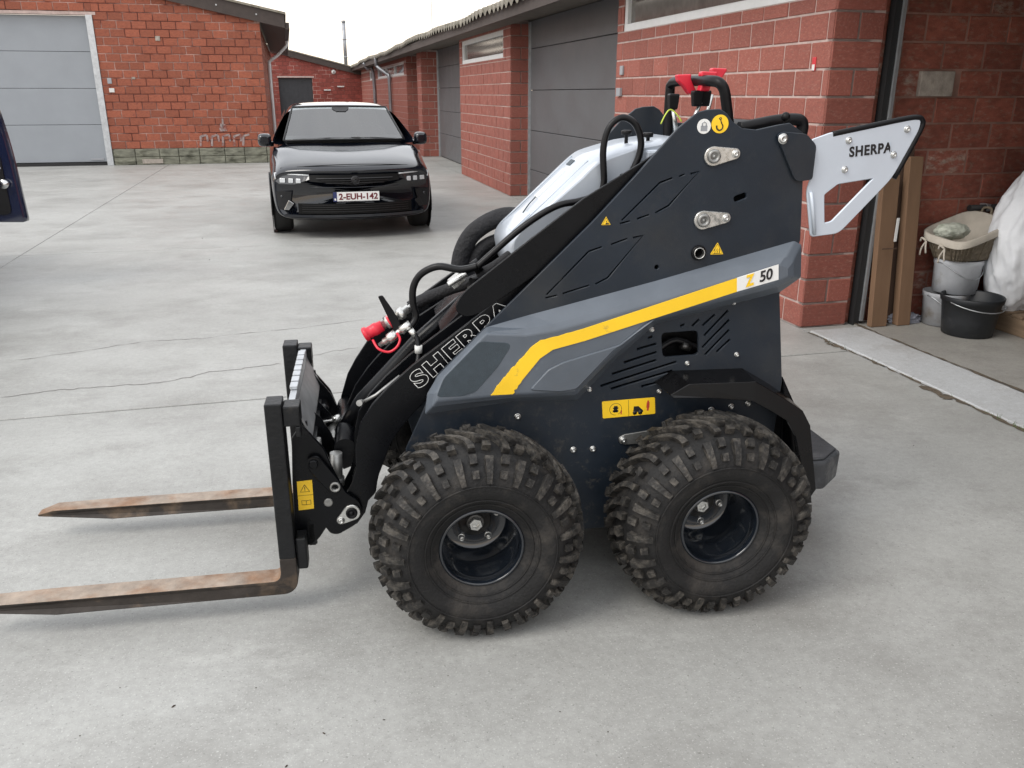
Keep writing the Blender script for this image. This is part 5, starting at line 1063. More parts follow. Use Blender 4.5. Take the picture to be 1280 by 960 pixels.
# ================================================================== PARKED CAR
M['carpaint'] = mat('black_car_paint', (0.004, 0.0055, 0.010), 0.12, spec=0.5, coat=0.6)
def clear_glass(name, tint):
    m = bpy.data.materials.new(name); m.use_nodes = True; n = m.node_tree.nodes; l = m.node_tree.links.new
    n.remove(n["Principled BSDF"]); o = n["Material Output"]; fr_ = n.new("ShaderNodeFresnel"); fr_.inputs[0].default_value = 2.8
    t = n.new("ShaderNodeBsdfTransparent"); t.inputs[0].default_value = (*tint, 1); g = n.new("ShaderNodeBsdfGlossy"); g.inputs["Roughness"].default_value = 0.02
    x = n.new("ShaderNodeMixShader"); l(fr_.outputs[0], x.inputs[0]); l(t.outputs[0], x.inputs[1]); l(g.outputs[0], x.inputs[2]); l(x.outputs[0], o.inputs[0]); return m
M['screen'] = clear_glass('windscreen_glass', (0.55, 0.62, 0.62))
M['cabin_in'] = mat('cabin_lining', (0.05, 0.052, 0.055), 0.8)
M['seat'] = mat('seat_cloth', (0.03, 0.03, 0.033), 0.85)
M['carglass'] = mat('car_glass', (0.035, 0.045, 0.05), 0.03, spec=1.0, ior=1.9)
M['carblack'] = mat('black_trim', (0.006, 0.006, 0.007), 0.4)
M['carcavity'] = mat('grille_black', (0.003, 0.003, 0.003), 0.6, spec=0.2)
M['lamp'] = mat('lamp_lens', (0.55, 0.57, 0.58), 0.1, coat=1.0)
M['lampdark'] = mat('lamp_housing', (0.02, 0.02, 0.022), 0.15, coat=1.0)
M['cartyre'] = mat('car_tyre', (0.012, 0.012, 0.012), 0.75, var=0.2)
M['chrome'] = mat('bright_trim', (0.6, 0.6, 0.6), 0.15, 1.0)
M['plate_red'] = mat('plate_red_print', (0.13, 0.012, 0.018), 0.5)
M['badge'] = mat('dark_badge', (0.05, 0.05, 0.055), 0.25, 0.8)
M['plate_blue'] = mat('plate_blue_band', (0.02, 0.03, 0.12), 0.5)
CA = R(15.0); CAR = empty('parked_car', (-1.75, 9.62, 0), CA); tag(CAR, 'black hatchback car parked facing the camera', 'car')
def nose(x): return 0.30 * (abs(x) / 0.93) ** 2.6 + 0.05 * (abs(x) / 0.93) ** 2          # plan curve of the front
ST_ = [  # y, (x, z) from bottom middle round the flank to the bonnet middle
 (0.03, [(0, .215), (.60, .215), (.80, .235), (.845, .32), (.855, .45), (.86, .58), (.845, .66), (.80, .70), (.62, .715), (.32, .72), (0, .722)]),
 (0.00, [(0, .235), (.62, .235), (.82, .25), (.87, .32), (.88, .45), (.885, .59), (.875, .68), (.82, .735), (.64, .752), (.32, .76), (0, .762)]),
 (0.06, [(0, .20), (.64, .20), (.85, .22), (.895, .32), (.905, .45), (.908, .60), (.895, .70), (.84, .775), (.66, .800), (.34, .812), (0, .806)]),
 (0.20, [(0, .19), (.66, .19), (.86, .21), (.905, .32), (.918, .46), (.92, .62), (.905, .735), (.84, .82), (.68, .850), (.36, .862), (0, .850)]),
 (0.45, [(0, .18), (.66, .18), (.87, .20), (.915, .32), (.928, .47), (.93, .65), (.915, .78), (.85, .875), (.69, .905), (.36, .918), (0, .905)]),
 (0.80, [(0, .18), (.66, .18), (.87, .20), (.915, .32), (.930, .48), (.93, .68), (.915, .83), (.86, .93), (.70, .962), (.36, .975), (0, .965)]),
 (1.15, [(0, .18), (.66, .18), (.87, .20), (.915, .32), (.930, .50), (.93, .72), (.915, .87), (.87, .965), (.72, 1.0), (.36, 1.015), (0, 1.01)]),
 (1.8,  [(0, .18), (.66, .18), (.87, .20), (.915, .32), (.930, .50), (.93, .74), (.915, .89), (.87, .985), (.72, 1.0), (.36, 1.0), (0, 1.0)]),
 (3.2,  [(0, .18), (.66, .18), (.87, .20), (.915, .32), (.930, .50), (.93, .76), (.915, .92), (.87, 1.02), (.72, 1.03), (.36, 1.03), (0, 1.03)]),
 (3.9,  [(0, .22), (.64, .22), (.85, .25), (.90, .34), (.915, .50), (.915, .78), (.90, .94), (.85, 1.03), (.70, 1.04), (.36, 1.04), (0, 1.04)]),
 (4.1,  [(0, .35), (.60, .35), (.80, .37), (.85, .42), (.87, .55), (.87, .78), (.85, .90), (.80, .97), (.66, .98), (.34, .98), (0, .98)])]
loops = []
for k, (y, pr) in enumerate(ST_):
    sh = 1.0 if k < 5 else max(0.0, 1 - (y - 0.45) / 0.6)
    half = [(x, y + nose(x) * sh, z) for x, z in pr]; loops.append(half + [(-x, y_, z) for x, y_, z in half[-2:0:-1]])
q = MB(); q.loft(loops, smooth=True)
body = q.build('body', 'carpaint', CAR)
sub = body.modifiers.new('sub', 'SUBSURF'); sub.levels = 1; sub.render_levels = 2
# greenhouse: roof, glass panes, pillars
GHT = [(1.05, 0.72, 1.0), (1.22, 0.76, 1.07), (1.70, 0.63, 1.385), (1.95, 0.60, 1.435), (2.5, 0.60, 1.47), (3.1, 0.59, 1.44), (3.7, 0.55, 1.30), (4.05, 0.55, 1.03)]
def gh(f, y, wt, zt):                     # cross-section of the cabin at one station
    zb = 0.98; wb = 0.845 - 0.12 * max(0, (y - 3) / 1.05); zt = max(zt, zb + 0.03); k = (zt - zb) / 0.49
    wtop = wb + (wt - wb) * min(1, k * 1.05)
    return [(0, y, zb), (wb, y, zb), (wb - (wb - wtop) * 0.5, y, zb + (zt - zb) * 0.5), (wtop + 0.03, y, zt - 0.05 * k), (wtop - 0.05, y, zt - 0.012), (wtop * 0.5, y, zt + 0.004), (0, y, zt + 0.008)]
lp = []
for y, wt, zt in GHT:
    h = gh(0, y, wt, zt); bow = lambda p: (p[0], p[1] + (0.16 * (abs(p[0]) / 0.8) ** 2 if y < 1.8 else 0), p[2]); h = [bow(p) for p in h]
    lp.append(h + [(-a, b_, c) for a, b_, c in h[-2:0:-1]])
q = MB(); q.loft(lp, smooth=True)
keep = [i for i, f in enumerate(q.f) if not (len(f) == 4 and min(f) < 24 and max(f) < 36 and all(3 <= (v % 12) <= 9 for v in f))]
q.f = [q.f[i] for i in keep]; q.sm = [q.sm[i] for i in keep]; q.f.pop(-2); q.sm.pop(-2)
cabin = q.build('cabin', 'carpaint', CAR)
q = MB(); q.loft([[(-0.70, 1.25, 1.0), (0.70, 1.25, 1.0), (0.70, 1.25, 1.03), (-0.70, 1.25, 1.03)], [(-0.72, 1.62, 1.0), (0.72, 1.62, 1.0), (0.72, 1.62, 1.07), (-0.72, 1.62, 1.07)]]); q.build('dashboard', 'cabin_in', CAR, bevel=0.01)
for sx in (-0.37, 0.37):
    q = MB(); q.loft([[(sx + dx, y_, z_) for dx in (-w_, w_) for y_ in ((2.05, 2.17) if dx < 0 else (2.17, 2.05))] for z_, w_ in ((1.0, 0.25), (1.12, 0.23), (1.17, 0.17))]); st = q.build('front_seat', 'seat', CAR, bevel=0.03, seg=2)
    q = MB(); q.bounds((sx - 0.13, 2.07, 1.18), (sx + 0.13, 2.16, 1.34)); q.build('headrest', 'seat', st, bevel=0.035, seg=3)
q = MB(); q.tube([(0.37 + 0.18 * math.cos(R(t)), 1.72 + 0.06 * math.sin(R(t)), 1.03 + 0.17 * math.sin(R(t))) for t in range(0, 361, 20)], 0.016, 8); q.build('steering_wheel', 'seat', CAR, fix=False)
s2 = cabin.modifiers.new('sub', 'SUBSURF'); s2.levels = 1; s2.render_levels = 2
def ws(f, g):                             # point on the windscreen: f across (-1..1), g from bottom to top
    y = 1.115 + 0.63 * g; z = 1.022 + 0.378 * g; hw = 0.735 - 0.145 * g; x = f * hw
    return (x, y + 0.155 * (abs(x) / 0.8) ** 2 - 0.028, z + 0.018 - 0.012 * f * f)
q = MB(); nx, ny = 16, 6; q.v = [ws(-1 + 2 * i / nx, j / ny) for j in range(ny + 1) for i in range(nx + 1)]
q.f = [(j * (nx + 1) + i, j * (nx + 1) + i + 1, (j + 1) * (nx + 1) + i + 1, (j + 1) * (nx + 1) + i) for j in range(ny) for i in range(nx)]; q.sm = [True] * len(q.f)
wsn = q.build('windscreen', 'screen', CAR, fix=False)
q = MB(); q.tube([(p[0], p[1] - 0.004, p[2] + 0.002) for p in [ws(-1, g / 6) for g in range(7)] + [ws(f / 6, 1) for f in range(-5, 6)] + [ws(1, 1 - g / 6) for g in range(7)] + [ws(-f / 6, 0) for f in range(-6, 7)]], 0.012, 6); q.build('windscreen_seal', 'carblack', wsn, fix=False)
q = MB(); q.loft([[(x * 1.0, ws(x / 0.6, g)[1] - 0.006, ws(x / 0.6, g)[2] + 0.004) for x in (-wd, wd)] + [(x, ws(x / 0.6, g)[1] + 0.004, ws(x / 0.6, g)[2] + 0.004) for x in (wd, -wd)] for g, wd in ((0.99, 0.11), (0.90, 0.10), (0.83, 0.055))]); q.build('mirror_mount', 'carblack', wsn)
q = MB(); q.tube([ws(-0.85, 0.02), ws(-0.3, 0.05), ws(0.25, 0.035)], 0.007, 6); q.tube([ws(0.1, 0.06), ws(0.5, 0.05), ws(0.85, 0.02)], 0.007, 6); q.build('wipers', 'carblack', wsn, fix=False)
for sx in (-1, 1):
    q = MB(); pts = [(1.42, 1.03), (1.95, 1.33), (2.6, 1.37), (3.2, 1.31), (3.55, 1.08)]
    def side(y, z): return (sx * (0.858 - 0.215 * (z - 0.98) / 0.45), y, z)
    q.add([side(y, z) for y, z in pts], [tuple(range(5))]); q.build('side_window', 'carglass', CAR, fix=False)
    # mirror with its cap
    q = MB(); c = Vector((sx * 0.945, 1.33, 1.035)); ring = []
    for dy, s_ in ((-0.09, 0.55), (-0.065, 0.9), (0.0, 1.0), (0.045, 0.98)):
        ring.append([(c.x + sx * 0.012 + math.copysign(abs(math.cos(t)) ** 0.6, math.cos(t)) * 0.082 * s_, c.y + dy, c.z + math.copysign(abs(math.sin(t)) ** 0.6, math.sin(t)) * 0.078 * s_) for t in [2 * math.pi * i / 16 for i in range(16)]])
    q.loft(ring, smooth=True); q.cyl((sx * 0.86, 1.36, 0.985), (sx * 0.92, 1.34, 0.99), 0.03, n=10); q.build('mirror', 'carpaint', CAR)
    # front headlight: dark housing, bright brow, three lens blocks
    def fr(x, z, off): return (sx * x, 0.035 + nose(x) + off + max(0, z - 0.66) * 0.55 - 0.004, z)
    q = MB(); P = [(0.50, 0.668), (0.58, 0.628), (0.83, 0.606), (0.868, 0.64), (0.872, 0.71), (0.80, 0.726), (0.62, 0.720), (0.50, 0.712)]
    n = 9; top = [(0.50 + 0.37 * i / n, 0.712 + 0.016 * i / n) for i in range(n + 1)]; bot = [(0.50 + 0.37 * i / n, 0.665 - 0.055 * min(1, i / n * 2.2) + (0.03 if i == n else 0)) for i in range(n + 1)]
    q.v = [fr(x, z, -0.016) for x, z in top] + [fr(x, z, -0.016) for x, z in bot] + [fr(x, z, 0.05) for x, z in top] + [fr(x, z, 0.05) for x, z in bot]
    m_ = n + 1
    for i in range(n):
        q.f += [(i, i + 1, m_ + i + 1, m_ + i), (i, i + 1, 2 * m_ + i + 1, 2 * m_ + i), (m_ + i, m_ + i + 1, 3 * m_ + i + 1, 3 * m_ + i)]
    q.f += [(0, m_, 3 * m_, 2 * m_), (n, m_ + n, 3 * m_ + n, 2 * m_ + n)]; q.sm = [False] * len(q.f)
    hl_ = q.build('headlight', 'lampdark', CAR)
    q = MB(); q.tube([fr(0.50 + 0.37 * i / 8, 0.709 + 0.014 * i / 8, -0.019) for i in range(9)], 0.0085, 6); q.tube([fr(0.868, 0.722, -0.018), fr(0.862, 0.66, -0.018)], 0.010, 6); q.build('light_brow', 'lamp', hl_, fix=False)
    for xx, wd in ((0.62, 0.05), (0.70, 0.05), (0.79, 0.06)):
        q = MB(); q.loft([[fr(xx + dx, 0.665 - 0.01 + dz, o_) for dx, dz in ((-wd / 2, -0.03), (wd / 2, -0.032), (wd / 2, 0.018), (-wd / 2, 0.018))] for o_ in (-0.023, 0.02)]); q.build('lens', 'lamp', hl_, bevel=0.006)
    # lower corner air intake with a bright fin
    q = MB(); n = 5; tp = [(0.70 + 0.17 * i / n, 0.525) for i in range(n + 1)]; bt = [(0.74 + 0.12 * i / n, 0.325) for i in range(n + 1)]
    q.v = [fr(x, z, -0.012) for x, z in tp + bt] + [fr(x, z, 0.05) for x, z in tp + bt]; m_ = n + 1
    for i in range(n): q.f += [(i, i + 1, m_ + i + 1, m_ + i), (i, i + 1, 2 * m_ + i + 1, 2 * m_ + i), (m_ + i, m_ + i + 1, 3 * m_ + i + 1, 3 * m_ + i)]
    q.f += [(0, m_, 3 * m_, 2 * m_), (n, m_ + n, 3 * m_ + n, 2 * m_ + n)]; q.sm = [False] * len(q.f); ci = q.build('corner_intake', 'carblack', CAR)
    q = MB(); q.loft([[fr(x, z, o_) for x, z in ((0.745, 0.325), (0.80, 0.325), (0.74, 0.435), (0.685, 0.40))] for o_ in (-0.028, 0.0)]); q.build('intake_fin', 'chrome' if sx < 0 else 'carblack', ci, bevel=0.004)
    q = MB(); q.lathe([(0, 0.016), (0.006, 0.015), (0.007, 0.0001)], fr(0.81, 0.47, -0.014), (0, -1, 0), 12); q.build('parking_sensor', 'carpaint', ci, fix=False)
    # front wheels
    for y in (0.86, 3.53):
        q = MB(); q.lathe([(0.0, 0.21), (0.0, 0.28), (0.012, 0.31), (0.04, 0.325), (0.18, 0.325), (0.21, 0.31), (0.225, 0.28), (0.225, 0.21)], (sx * 0.70 if sx > 0 else -0.925, y, 0.325), (1, 0, 0), 36); wh = q.build('wheel', 'cartyre', CAR, fix=False)
        q = MB(); a0 = sx * 0.885; q.lathe([(0.0, 0.215), (-0.01 * sx, 0.20), (-0.04 * sx, 0.18), (-0.05 * sx, 0.0001)], (a0, y, 0.325), (1, 0, 0), 30)
        for i in range(5):
            a = 2 * math.pi * i / 5; q.box((a0 - 0.012 * sx, y + 0.11 * math.cos(a), 0.325 + 0.11 * math.sin(a)), (0.02, 0.20, 0.05), rot=Matrix.Rotation(a, 3, 'X'))
        q.build('rim', 'carblack', wh)
        q = MB(); q.tube([(sx * 0.932, y + 0.36 * math.cos(R(t)), 0.325 + 0.36 * math.sin(R(t))) for t in range(-15, 196, 10)], 0.009, 6); q.build('wheel_arch', 'carblack', CAR, fix=False)
        q = MB(); q.lathe([(0, 0.345), (0.003, 0.345), (0.003, 0.0001)], (sx * 0.9335 if sx > 0 else -0.9365, y, 0.325), (1, 0, 0), 30)
        q.build('wheel_well', 'carcavity', CAR, fix=False)
# upper grille band, slats, badge; lower grille; lip
def ff(x, z, off): return (x, 0.035 + nose(x) + off + max(0, z - 0.66) * 0.55 - 0.004, z)
def band(name, xs, zt, zb, off, m, par, dep=0.05):
    n = len(xs) - 1; q = MB(); q.v = [ff(x, zt(x), off) for x in xs] + [ff(x, zb(x), off) for x in xs] + [ff(x, zt(x), dep) for x in xs] + [ff(x, zb(x), dep) for x in xs]; m_ = n + 1
    for i in range(n): q.f += [(i, i + 1, m_ + i + 1, m_ + i), (i, i + 1, 2 * m_ + i + 1, 2 * m_ + i), (m_ + i, m_ + i + 1, 3 * m_ + i + 1, 3 * m_ + i)]
    q.f += [(0, m_, 3 * m_, 2 * m_), (n, m_ + n, 3 * m_ + n, 2 * m_ + n)]; q.sm = [False] * len(q.f); return q.build(name, m, par)
XS = [-0.50 + 0.1 * i for i in range(11)]
gr = band('grille', XS, lambda x: 0.712, lambda x: 0.595 + 0.10 * abs(x), -0.014, 'carcavity', CAR)
for z in (0.625, 0.65, 0.675): band('grille_slat', [x * (0.55 + (z - 0.6) * 4) for x in XS], lambda x: z + 0.005, lambda x: z - 0.004, -0.019, 'carblack', gr, 0.0)
q = MB(); q.tube([ff(x, 0.575 + 0.012 * abs(x), -0.008) for x in XS], 0.005, 6); q.build('grille_lip', 'carpaint', CAR, fix=False)
q = MB(); q.lathe([(0, 0.045), (0.006, 0.045), (0.008, 0.04), (0.008, 0.0001)], ff(0, 0.655, -0.016), (0, -1, 0), 24); q.build('badge_disc', 'carblack', gr, fix=False)
q = MB(); q.tube([ff(0.045 * math.cos(R(t)), 0.655 + 0.045 * math.sin(R(t)), -0.024) for t in range(0, 361, 15)], 0.0035, 6); q.tube([ff(-0.03, 0.655, -0.026), ff(0.012, 0.665, -0.026), ff(-0.012, 0.645, -0.026), ff(0.03, 0.655, -0.026)], 0.004, 6); q.build('badge_ring', 'badge', gr, fix=False)
lg = band('lower_grille', [-0.64 + 0.128 * i for i in range(11)], lambda x: 0.395, lambda x: 0.285, -0.012, 'carcavity', CAR)
for z in (0.31, 0.335, 0.36, 0.385): band('grille_slat', [-0.6 + 0.12 * i for i in range(11)], lambda x: z + 0.004, lambda x: z - 0.004, -0.016, 'carblack', lg, 0.0)
band('front_lip', [-0.80 + 0.16 * i for i in range(11)], lambda x: 0.275, lambda x: 0.245, -0.02, 'carpaint', CAR)
# registration plate
q = MB(); q.bounds((-0.26, -0.012, 0.425), (0.26, 0.03, 0.535)); pb = q.build('plate_holder', 'carblack', CAR, bevel=0.004)
q = MB(); q.bounds((-0.255, -0.017, 0.43), (0.255, -0.0125, 0.53)); npl = q.build('number_plate', 'white', pb, bevel=0.002)
q = MB(); q.bounds((-0.256, -0.0185, 0.429), (-0.216, -0.0172, 0.531)); q.build('country_band', 'plate_blue', pb)
q = MB(); q.bounds((-0.245, -0.0195, 0.44), (-0.227, -0.0188, 0.462)); q.build('country_letter', 'white', pb)
text('plate_lettering', '2-EUH-142', (0.022, -0.018, 0.48), 0.1, 'plate_red', pb, 0.0, fit=(0.435, 0.070), bold=0.003)
# bonnet shut line
q = MB(); q.tube([(x, 0.085 + nose(x) * 1.0 - 0.0, 0.822 - 0.045 * (abs(x) / 0.8) ** 2) for x in [-0.8 + 0.1 * i for i in range(17)]], 0.004, 5); q.build('bonnet_gap', 'carcavity', CAR, fix=False)

# ================================================================== VAN with an open door at the left edge
M['vanblue'] = mat('dark_blue_car_paint', (0.006, 0.010, 0.035), 0.12, coat=1.0, spec=0.6)
VAN = empty('blue_van', (-6.05, 5.9, 0), 0); tag(VAN, 'dark blue van with its door open at the left edge', 'van')
q = MB(); pf_ = [(-2.4, 0.35), (2.1, 0.35), (2.35, 0.55), (2.3, 0.85), (1.5, 1.05), (0.95, 1.75), (0.6, 1.9), (-2.4, 1.9)]
q.add([(sx * 0.95, y, z) for sx in (-1, 1) for y, z in pf_], [tuple(range(8)), tuple(range(15, 7, -1))] + [(i, (i + 1) % 8, 8 + (i + 1) % 8, 8 + i) for i in range(8)]); q.build('body', 'vanblue', VAN, bevel=0.06, seg=3)
q = MB(); q.loft([[(x, 1.5 - 0.02 + dy, 1.07) for x, dy in ((-0.85, 0), (0.85, 0))] + [(x, 0.97, 1.74) for x in (0.8, -0.8)], [(x, 1.52, 1.09) for x in (-0.85, 0.85)] + [(x, 0.99, 1.76) for x in (0.8, -0.8)]]); q.build('windscreen', 'carglass', VAN)
for sx in (-1, 1):
    for y in (-1.6, 1.45):
        q = MB(); q.lathe([(0, 0.2), (0, 0.30), (0.02, 0.325), (0.19, 0.325), (0.21, 0.30), (0.21, 0.2)], (sx * 0.98 - (0.21 if sx > 0 else 0), y, 0.325), (1, 0, 0), 28); wv_ = q.build('wheel', 'cartyre', VAN, fix=False)
        q = MB(); q.lathe([(0, 0.2), (0.01 * sx, 0.16), (0.0, 0.0001)], (sx * 0.97, y, 0.325), (1, 0, 0), 24); q.build('rim', 'galv', wv_, fix=False)
    q = MB(); q.loft([[(sx * 0.7 + dx, 2.36, 0.75 + dz) for dx, dz in ((-0.14, -0.07), (0.14, -0.07), (0.14, 0.07), (-0.14, 0.05))], [(sx * 0.7 + dx, 2.30, 0.75 + dz) for dx, dz in ((-0.16, -0.09), (0.16, -0.09), (0.16, 0.09), (-0.16, 0.07))]]); q.build('headlight', 'lamp', VAN)
# the door stands square to the van's flank, its free edge towards the yard
dz0, dz1 = 0.57, 1.80; ye = 1.1
DP = [(0.98, dz0), (2.01, dz0), (2.012, dz0 + 0.03), (1.985, 1.10), (1.97, 1.25), (1.90, 1.72), (1.82, dz1), (0.98, dz1)]
do = plate('open_door', rounded(DP, [0.02, 0.008, 0.01, 0.05, 0.05, 0.05, 0.05, 0.02]), [rounded([(1.08, 1.22), (1.87, 1.22), (1.80, 1.70), (1.08, 1.70)], 0.05)], ye, 0.09, 'vanblue', VAN, 0.006)
q = MB(); q.bounds((1.05, ye + 0.04, 1.2), (1.88, ye + 0.046, 1.72)); q.build('door_window', 'carglass', do)
plate('door_card', rounded([(1.02, 0.63), (1.93, 0.63), (1.92, 1.12), (1.02, 1.15)], 0.05), [rounded([(1.15, 0.72), (1.75, 0.72), (1.75, 0.84), (1.15, 0.84)], 0.03)], ye - 0.012, 0.014, 'carblack', do, 0.004)
q = MB(); q.lathe([(0, 0.038), (0.012, 0.04), (0.03, 0.036), (0.032, 0.0001)], (1.925, ye - 0.010, 0.875), (0, -1, 0), 20); q.build('door_latch', 'chrome', do, fix=False)
for x_ in (1.885, 1.91): q = MB(); q.lathe([(0, 0.008), (0.006, 0.007), (0.007, 0.0001)], (x_, ye - 0.012, 1.0), (0, -1, 0), 10); q.build('door_screw', 'chrome', do, fix=False)
q = MB(); q.prism([(1.79, 0.70), (1.82, 0.70), (1.80, 0.79), (1.785, 0.79)], ye - 0.0145, ye - 0.0125); q.build('door_lettering', 'white', do)

# ================================================================== CLUTTER in the open garage (frame of the garage row)
def gl(s, y, z=0.0):                       # garage-row frame -> world
    return (FPX + s * math.cos(FAN) - y * math.sin(FAN), FPY + s * math.sin(FAN) + y * math.cos(FAN), z)
M['card'] = mat('brown_cardboard', (0.19, 0.112, 0.065), 0.85, var=0.15, vscale=6, bump=0.15, bscale=30, stretch=(1, 1, 0.2))
M['card_dark'] = mat('dark_cardboard', (0.085, 0.05, 0.034), 0.8, var=0.25, vscale=5, stretch=(3, 3, 0.3))
M['bucket'] = mat('black_bucket_plastic', (0.014, 0.016, 0.019), 0.5, var=0.3, vscale=8, col2=(0.05, 0.05, 0.05), c2pos=(0.6, 0.75), c2scale=6)
M['pail'] = mat('white_pail_plastic', (0.50, 0.52, 0.55), 0.4, var=0.15, vscale=6, col2=(0.30, 0.29, 0.27), c2pos=(0.58, 0.75), c2scale=5)
M['pail_dirty'] = mat('grey_pail_plastic', (0.34, 0.35, 0.37), 0.5, var=0.2, vscale=6, col2=(0.18, 0.16, 0.14), c2pos=(0.5, 0.7), c2scale=6)
M['wicker'] = mat('grey_wicker', (0.17, 0.14, 0.10), 0.85, var=0.3, vscale=40)
M['liner'] = mat('basket_cloth', (0.47, 0.43, 0.37), 0.9, var=0.1, vscale=12, bump=0.2, bscale=30)
M['sack'] = mat('white_sack', (0.76, 0.78, 0.81), 0.5, var=0.05, vscale=8, bump=0.4, bscale=14)
M['pack'] = mat('mottled_pack', (0.40, 0.42, 0.36), 0.7, var=0.25, vscale=30, col2=(0.22, 0.25, 0.19), c2pos=(0.5, 0.7), c2scale=20)
M['wood'] = mat('pallet_wood', (0.20, 0.14, 0.09), 0.85, var=0.3, vscale=6, stretch=(0.3, 3, 3))
M['cloth'] = mat('grey_blue_cloth', (0.27, 0.28, 0.33), 0.9, var=0.2, vscale=10, bump=0.4, bscale=20)
rz = FAN
# flattened boxes and a dark inner panel leaning on the inner wall
def leaner(name, y0, y1, h, tilt, lean, m, th=0.05, label=None, off=0.0):
    o = empty(name, gl(-0.03 + off, 0, 0.008), rz); tag(o, label, 'cardboard' if 'cardboard' in label else 'board')
    q = MB(); q.loft([[(-lean, y0, 0), (-lean, y1, 0), (-lean - th, y1, 0), (-lean - th, y0, 0)], [(-lean * 0.5, y0 - tilt / 2, h / 2), (-lean * 0.5, y1 - tilt / 2, h / 2), (-lean * 0.5 - th, y1 - tilt / 2, h / 2), (-lean * 0.5 - th, y0 - tilt / 2, h / 2)], [(0, y0 - tilt, h), (0, y1 - tilt, h), (-th, y1 - tilt, h), (-th, y0 - tilt, h)]])
    q.build('panel', m, o, bevel=0.004); return o
a = leaner('cardboard_box', -0.478, -0.605, 1.04, -0.02, 0.06, 'card', 0.05, 'flattened brown cardboard box with white label leaning by the door rail')
q = MB(); q.bounds((-0.097, -0.572, 0.60), (-0.0935, -0.592, 0.76)); q.build('sticker', 'white', a)
q = MB(); q.bounds((-0.105, -0.48, 0.55), (-0.1035, -0.60, 0.557)); q.build('fold', 'card_dark', a)
leaner('box_inner_panel', -0.575, -0.76, 1.22, -0.03, 0.05, 'card_dark', 0.02, 'dark inner panel filling the gap between the two cardboard boxes', 0.045)  # dark sheet standing in for the flattened box's darker inner side
a = leaner('cardboard_box', -0.685, -0.79, 1.16, -0.05, 0.06, 'card', 0.06, 'taller brown cardboard box leaning beside the white buckets')
# white pails stacked, basket on top
def pail(z0, h, r0, r1, s, y, m, label, name='pail'):
    o = empty(name, gl(s, y, z0), rz); tag(o, label, 'bucket', None)
    q = MB(); q.lathe([(0.004, 0.0001), (0, r0 * 0.9), (0.004, r0), (h * 0.8, r0 + (r1 - r0) * 0.8), (h * 0.86, r1 + 0.004), (h * 0.90, r1 + 0.004), (h, r1 + 0.006), (h, r1 - 0.004), (h * 0.5, r0 - 0.004 + (r1 - r0) * 0.5), (0.01, r0 - 0.005), (0.01, 0.0001)], (0, 0, 0), (0, 0, 1), 36); q.build('shell', m, o, fix=False)
    q = MB(); q.tube([((r1 + 0.008) * math.cos(R(t)), (r1 + 0.008) * math.sin(R(t)), h * (0.92 - 0.45 * math.sin(R(t + 90)) ** 2)) for t in range(90, 271, 15)], 0.003, 6); q.build('handle', 'galv', o, fix=False); return o
PS, PY = -0.18, -1.085
pail(0.007, 0.235, 0.135, 0.150, PS + 0.02, PY + 0.04, 'pail_dirty', 'dirty grey-white bucket standing under the upper white bucket')
pail(0.245, 0.235, 0.145, 0.155, PS, PY, 'pail', 'white bucket under the wicker basket, on a dirtier bucket')
# wicker basket with a cloth liner
BO = empty('wicker_basket', gl(PS - 0.02, PY + 0.0, 0.483), rz + R(8)); tag(BO, 'grey wicker basket with pale cloth liner on white buckets', 'basket')
def brect(a, b_, z, n=32, e=0.45, tilt=0.0):
    out = []
    for i in range(n):
        t = 2 * math.pi * i / n; x = math.copysign(abs(math.cos(t)) ** e, math.cos(t)) * a; y = math.copysign(abs(math.sin(t)) ** e, math.sin(t)) * b_; out.append((x, y, z + tilt * (0.35 * x - 0.85 * y))); 
    return out
q = MB(); N = 10; q.loft([brect(0.125 + 0.055 * k / N + 0.004 * (k % 2), 0.165 + 0.065 * k / N + 0.004 * (k % 2), 0.004 + 0.21 * k / N, tilt=0.32 * k / N) for k in range(N + 1)], cap=False, smooth=False); q.f.append(tuple(range(32))); q.sm.append(False); q.build('wicker', 'wicker', BO, fix=False)
q = MB()
for i in range(0, 32):
    p0 = brect(0.127, 0.167, 0.004)[i]; p1 = brect(0.186, 0.236, 0.214, tilt=0.32)[i]; q.tube([p0, p1], 0.005, 5)
q.build('stakes', 'wicker', BO, fix=False)
q = MB(); q.loft([brect(0.19, 0.241, 0.175, tilt=0.32), brect(0.194, 0.245, 0.222, tilt=0.32), brect(0.178, 0.229, 0.224, tilt=0.32), brect(0.15, 0.19, 0.10, tilt=0.15), brect(0.12, 0.16, 0.02)], cap=False, smooth=True); q.f.append(tuple(len(q.v) - 32 + i for i in range(32))); q.sm.append(False); q.build('liner', 'liner', BO, fix=False)
for x_ in (0.10, -0.06):
    z_ = 0.15 - 0.06 + 0.03 * (x_ > 0); q = MB(); Y0 = 0.247
    q.tube([(x_, Y0, z_), (x_ + 0.02, Y0 + 0.012, z_ - 0.05), (x_ + 0.03, Y0 + 0.008, z_ - 0.10)], 0.006, 6, res=3); q.tube([(x_, Y0, z_), (x_ - 0.015, Y0 + 0.014, z_ - 0.04), (x_ - 0.02, Y0 + 0.01, z_ - 0.08)], 0.006, 6, res=3)
    q.tube([(x_, Y0, z_), (x_ + 0.03, Y0 + 0.012, z_ + 0.02), (x_ + 0.04, Y0 + 0.01, z_ - 0.005)], 0.007, 6, res=3); q.build('ribbon_bow', 'liner', BO, fix=False)
for x_ in (-0.06, 0.06): q = MB(); q.tube([(x_ - 0.04, -0.235, 0.275), (x_ - 0.03, -0.245, 0.325), (x_ + 0.03, -0.245, 0.325), (x_ + 0.04, -0.235, 0.275)], 0.009, 8, res=4); q.build('handle', 'wicker', BO, fix=False)
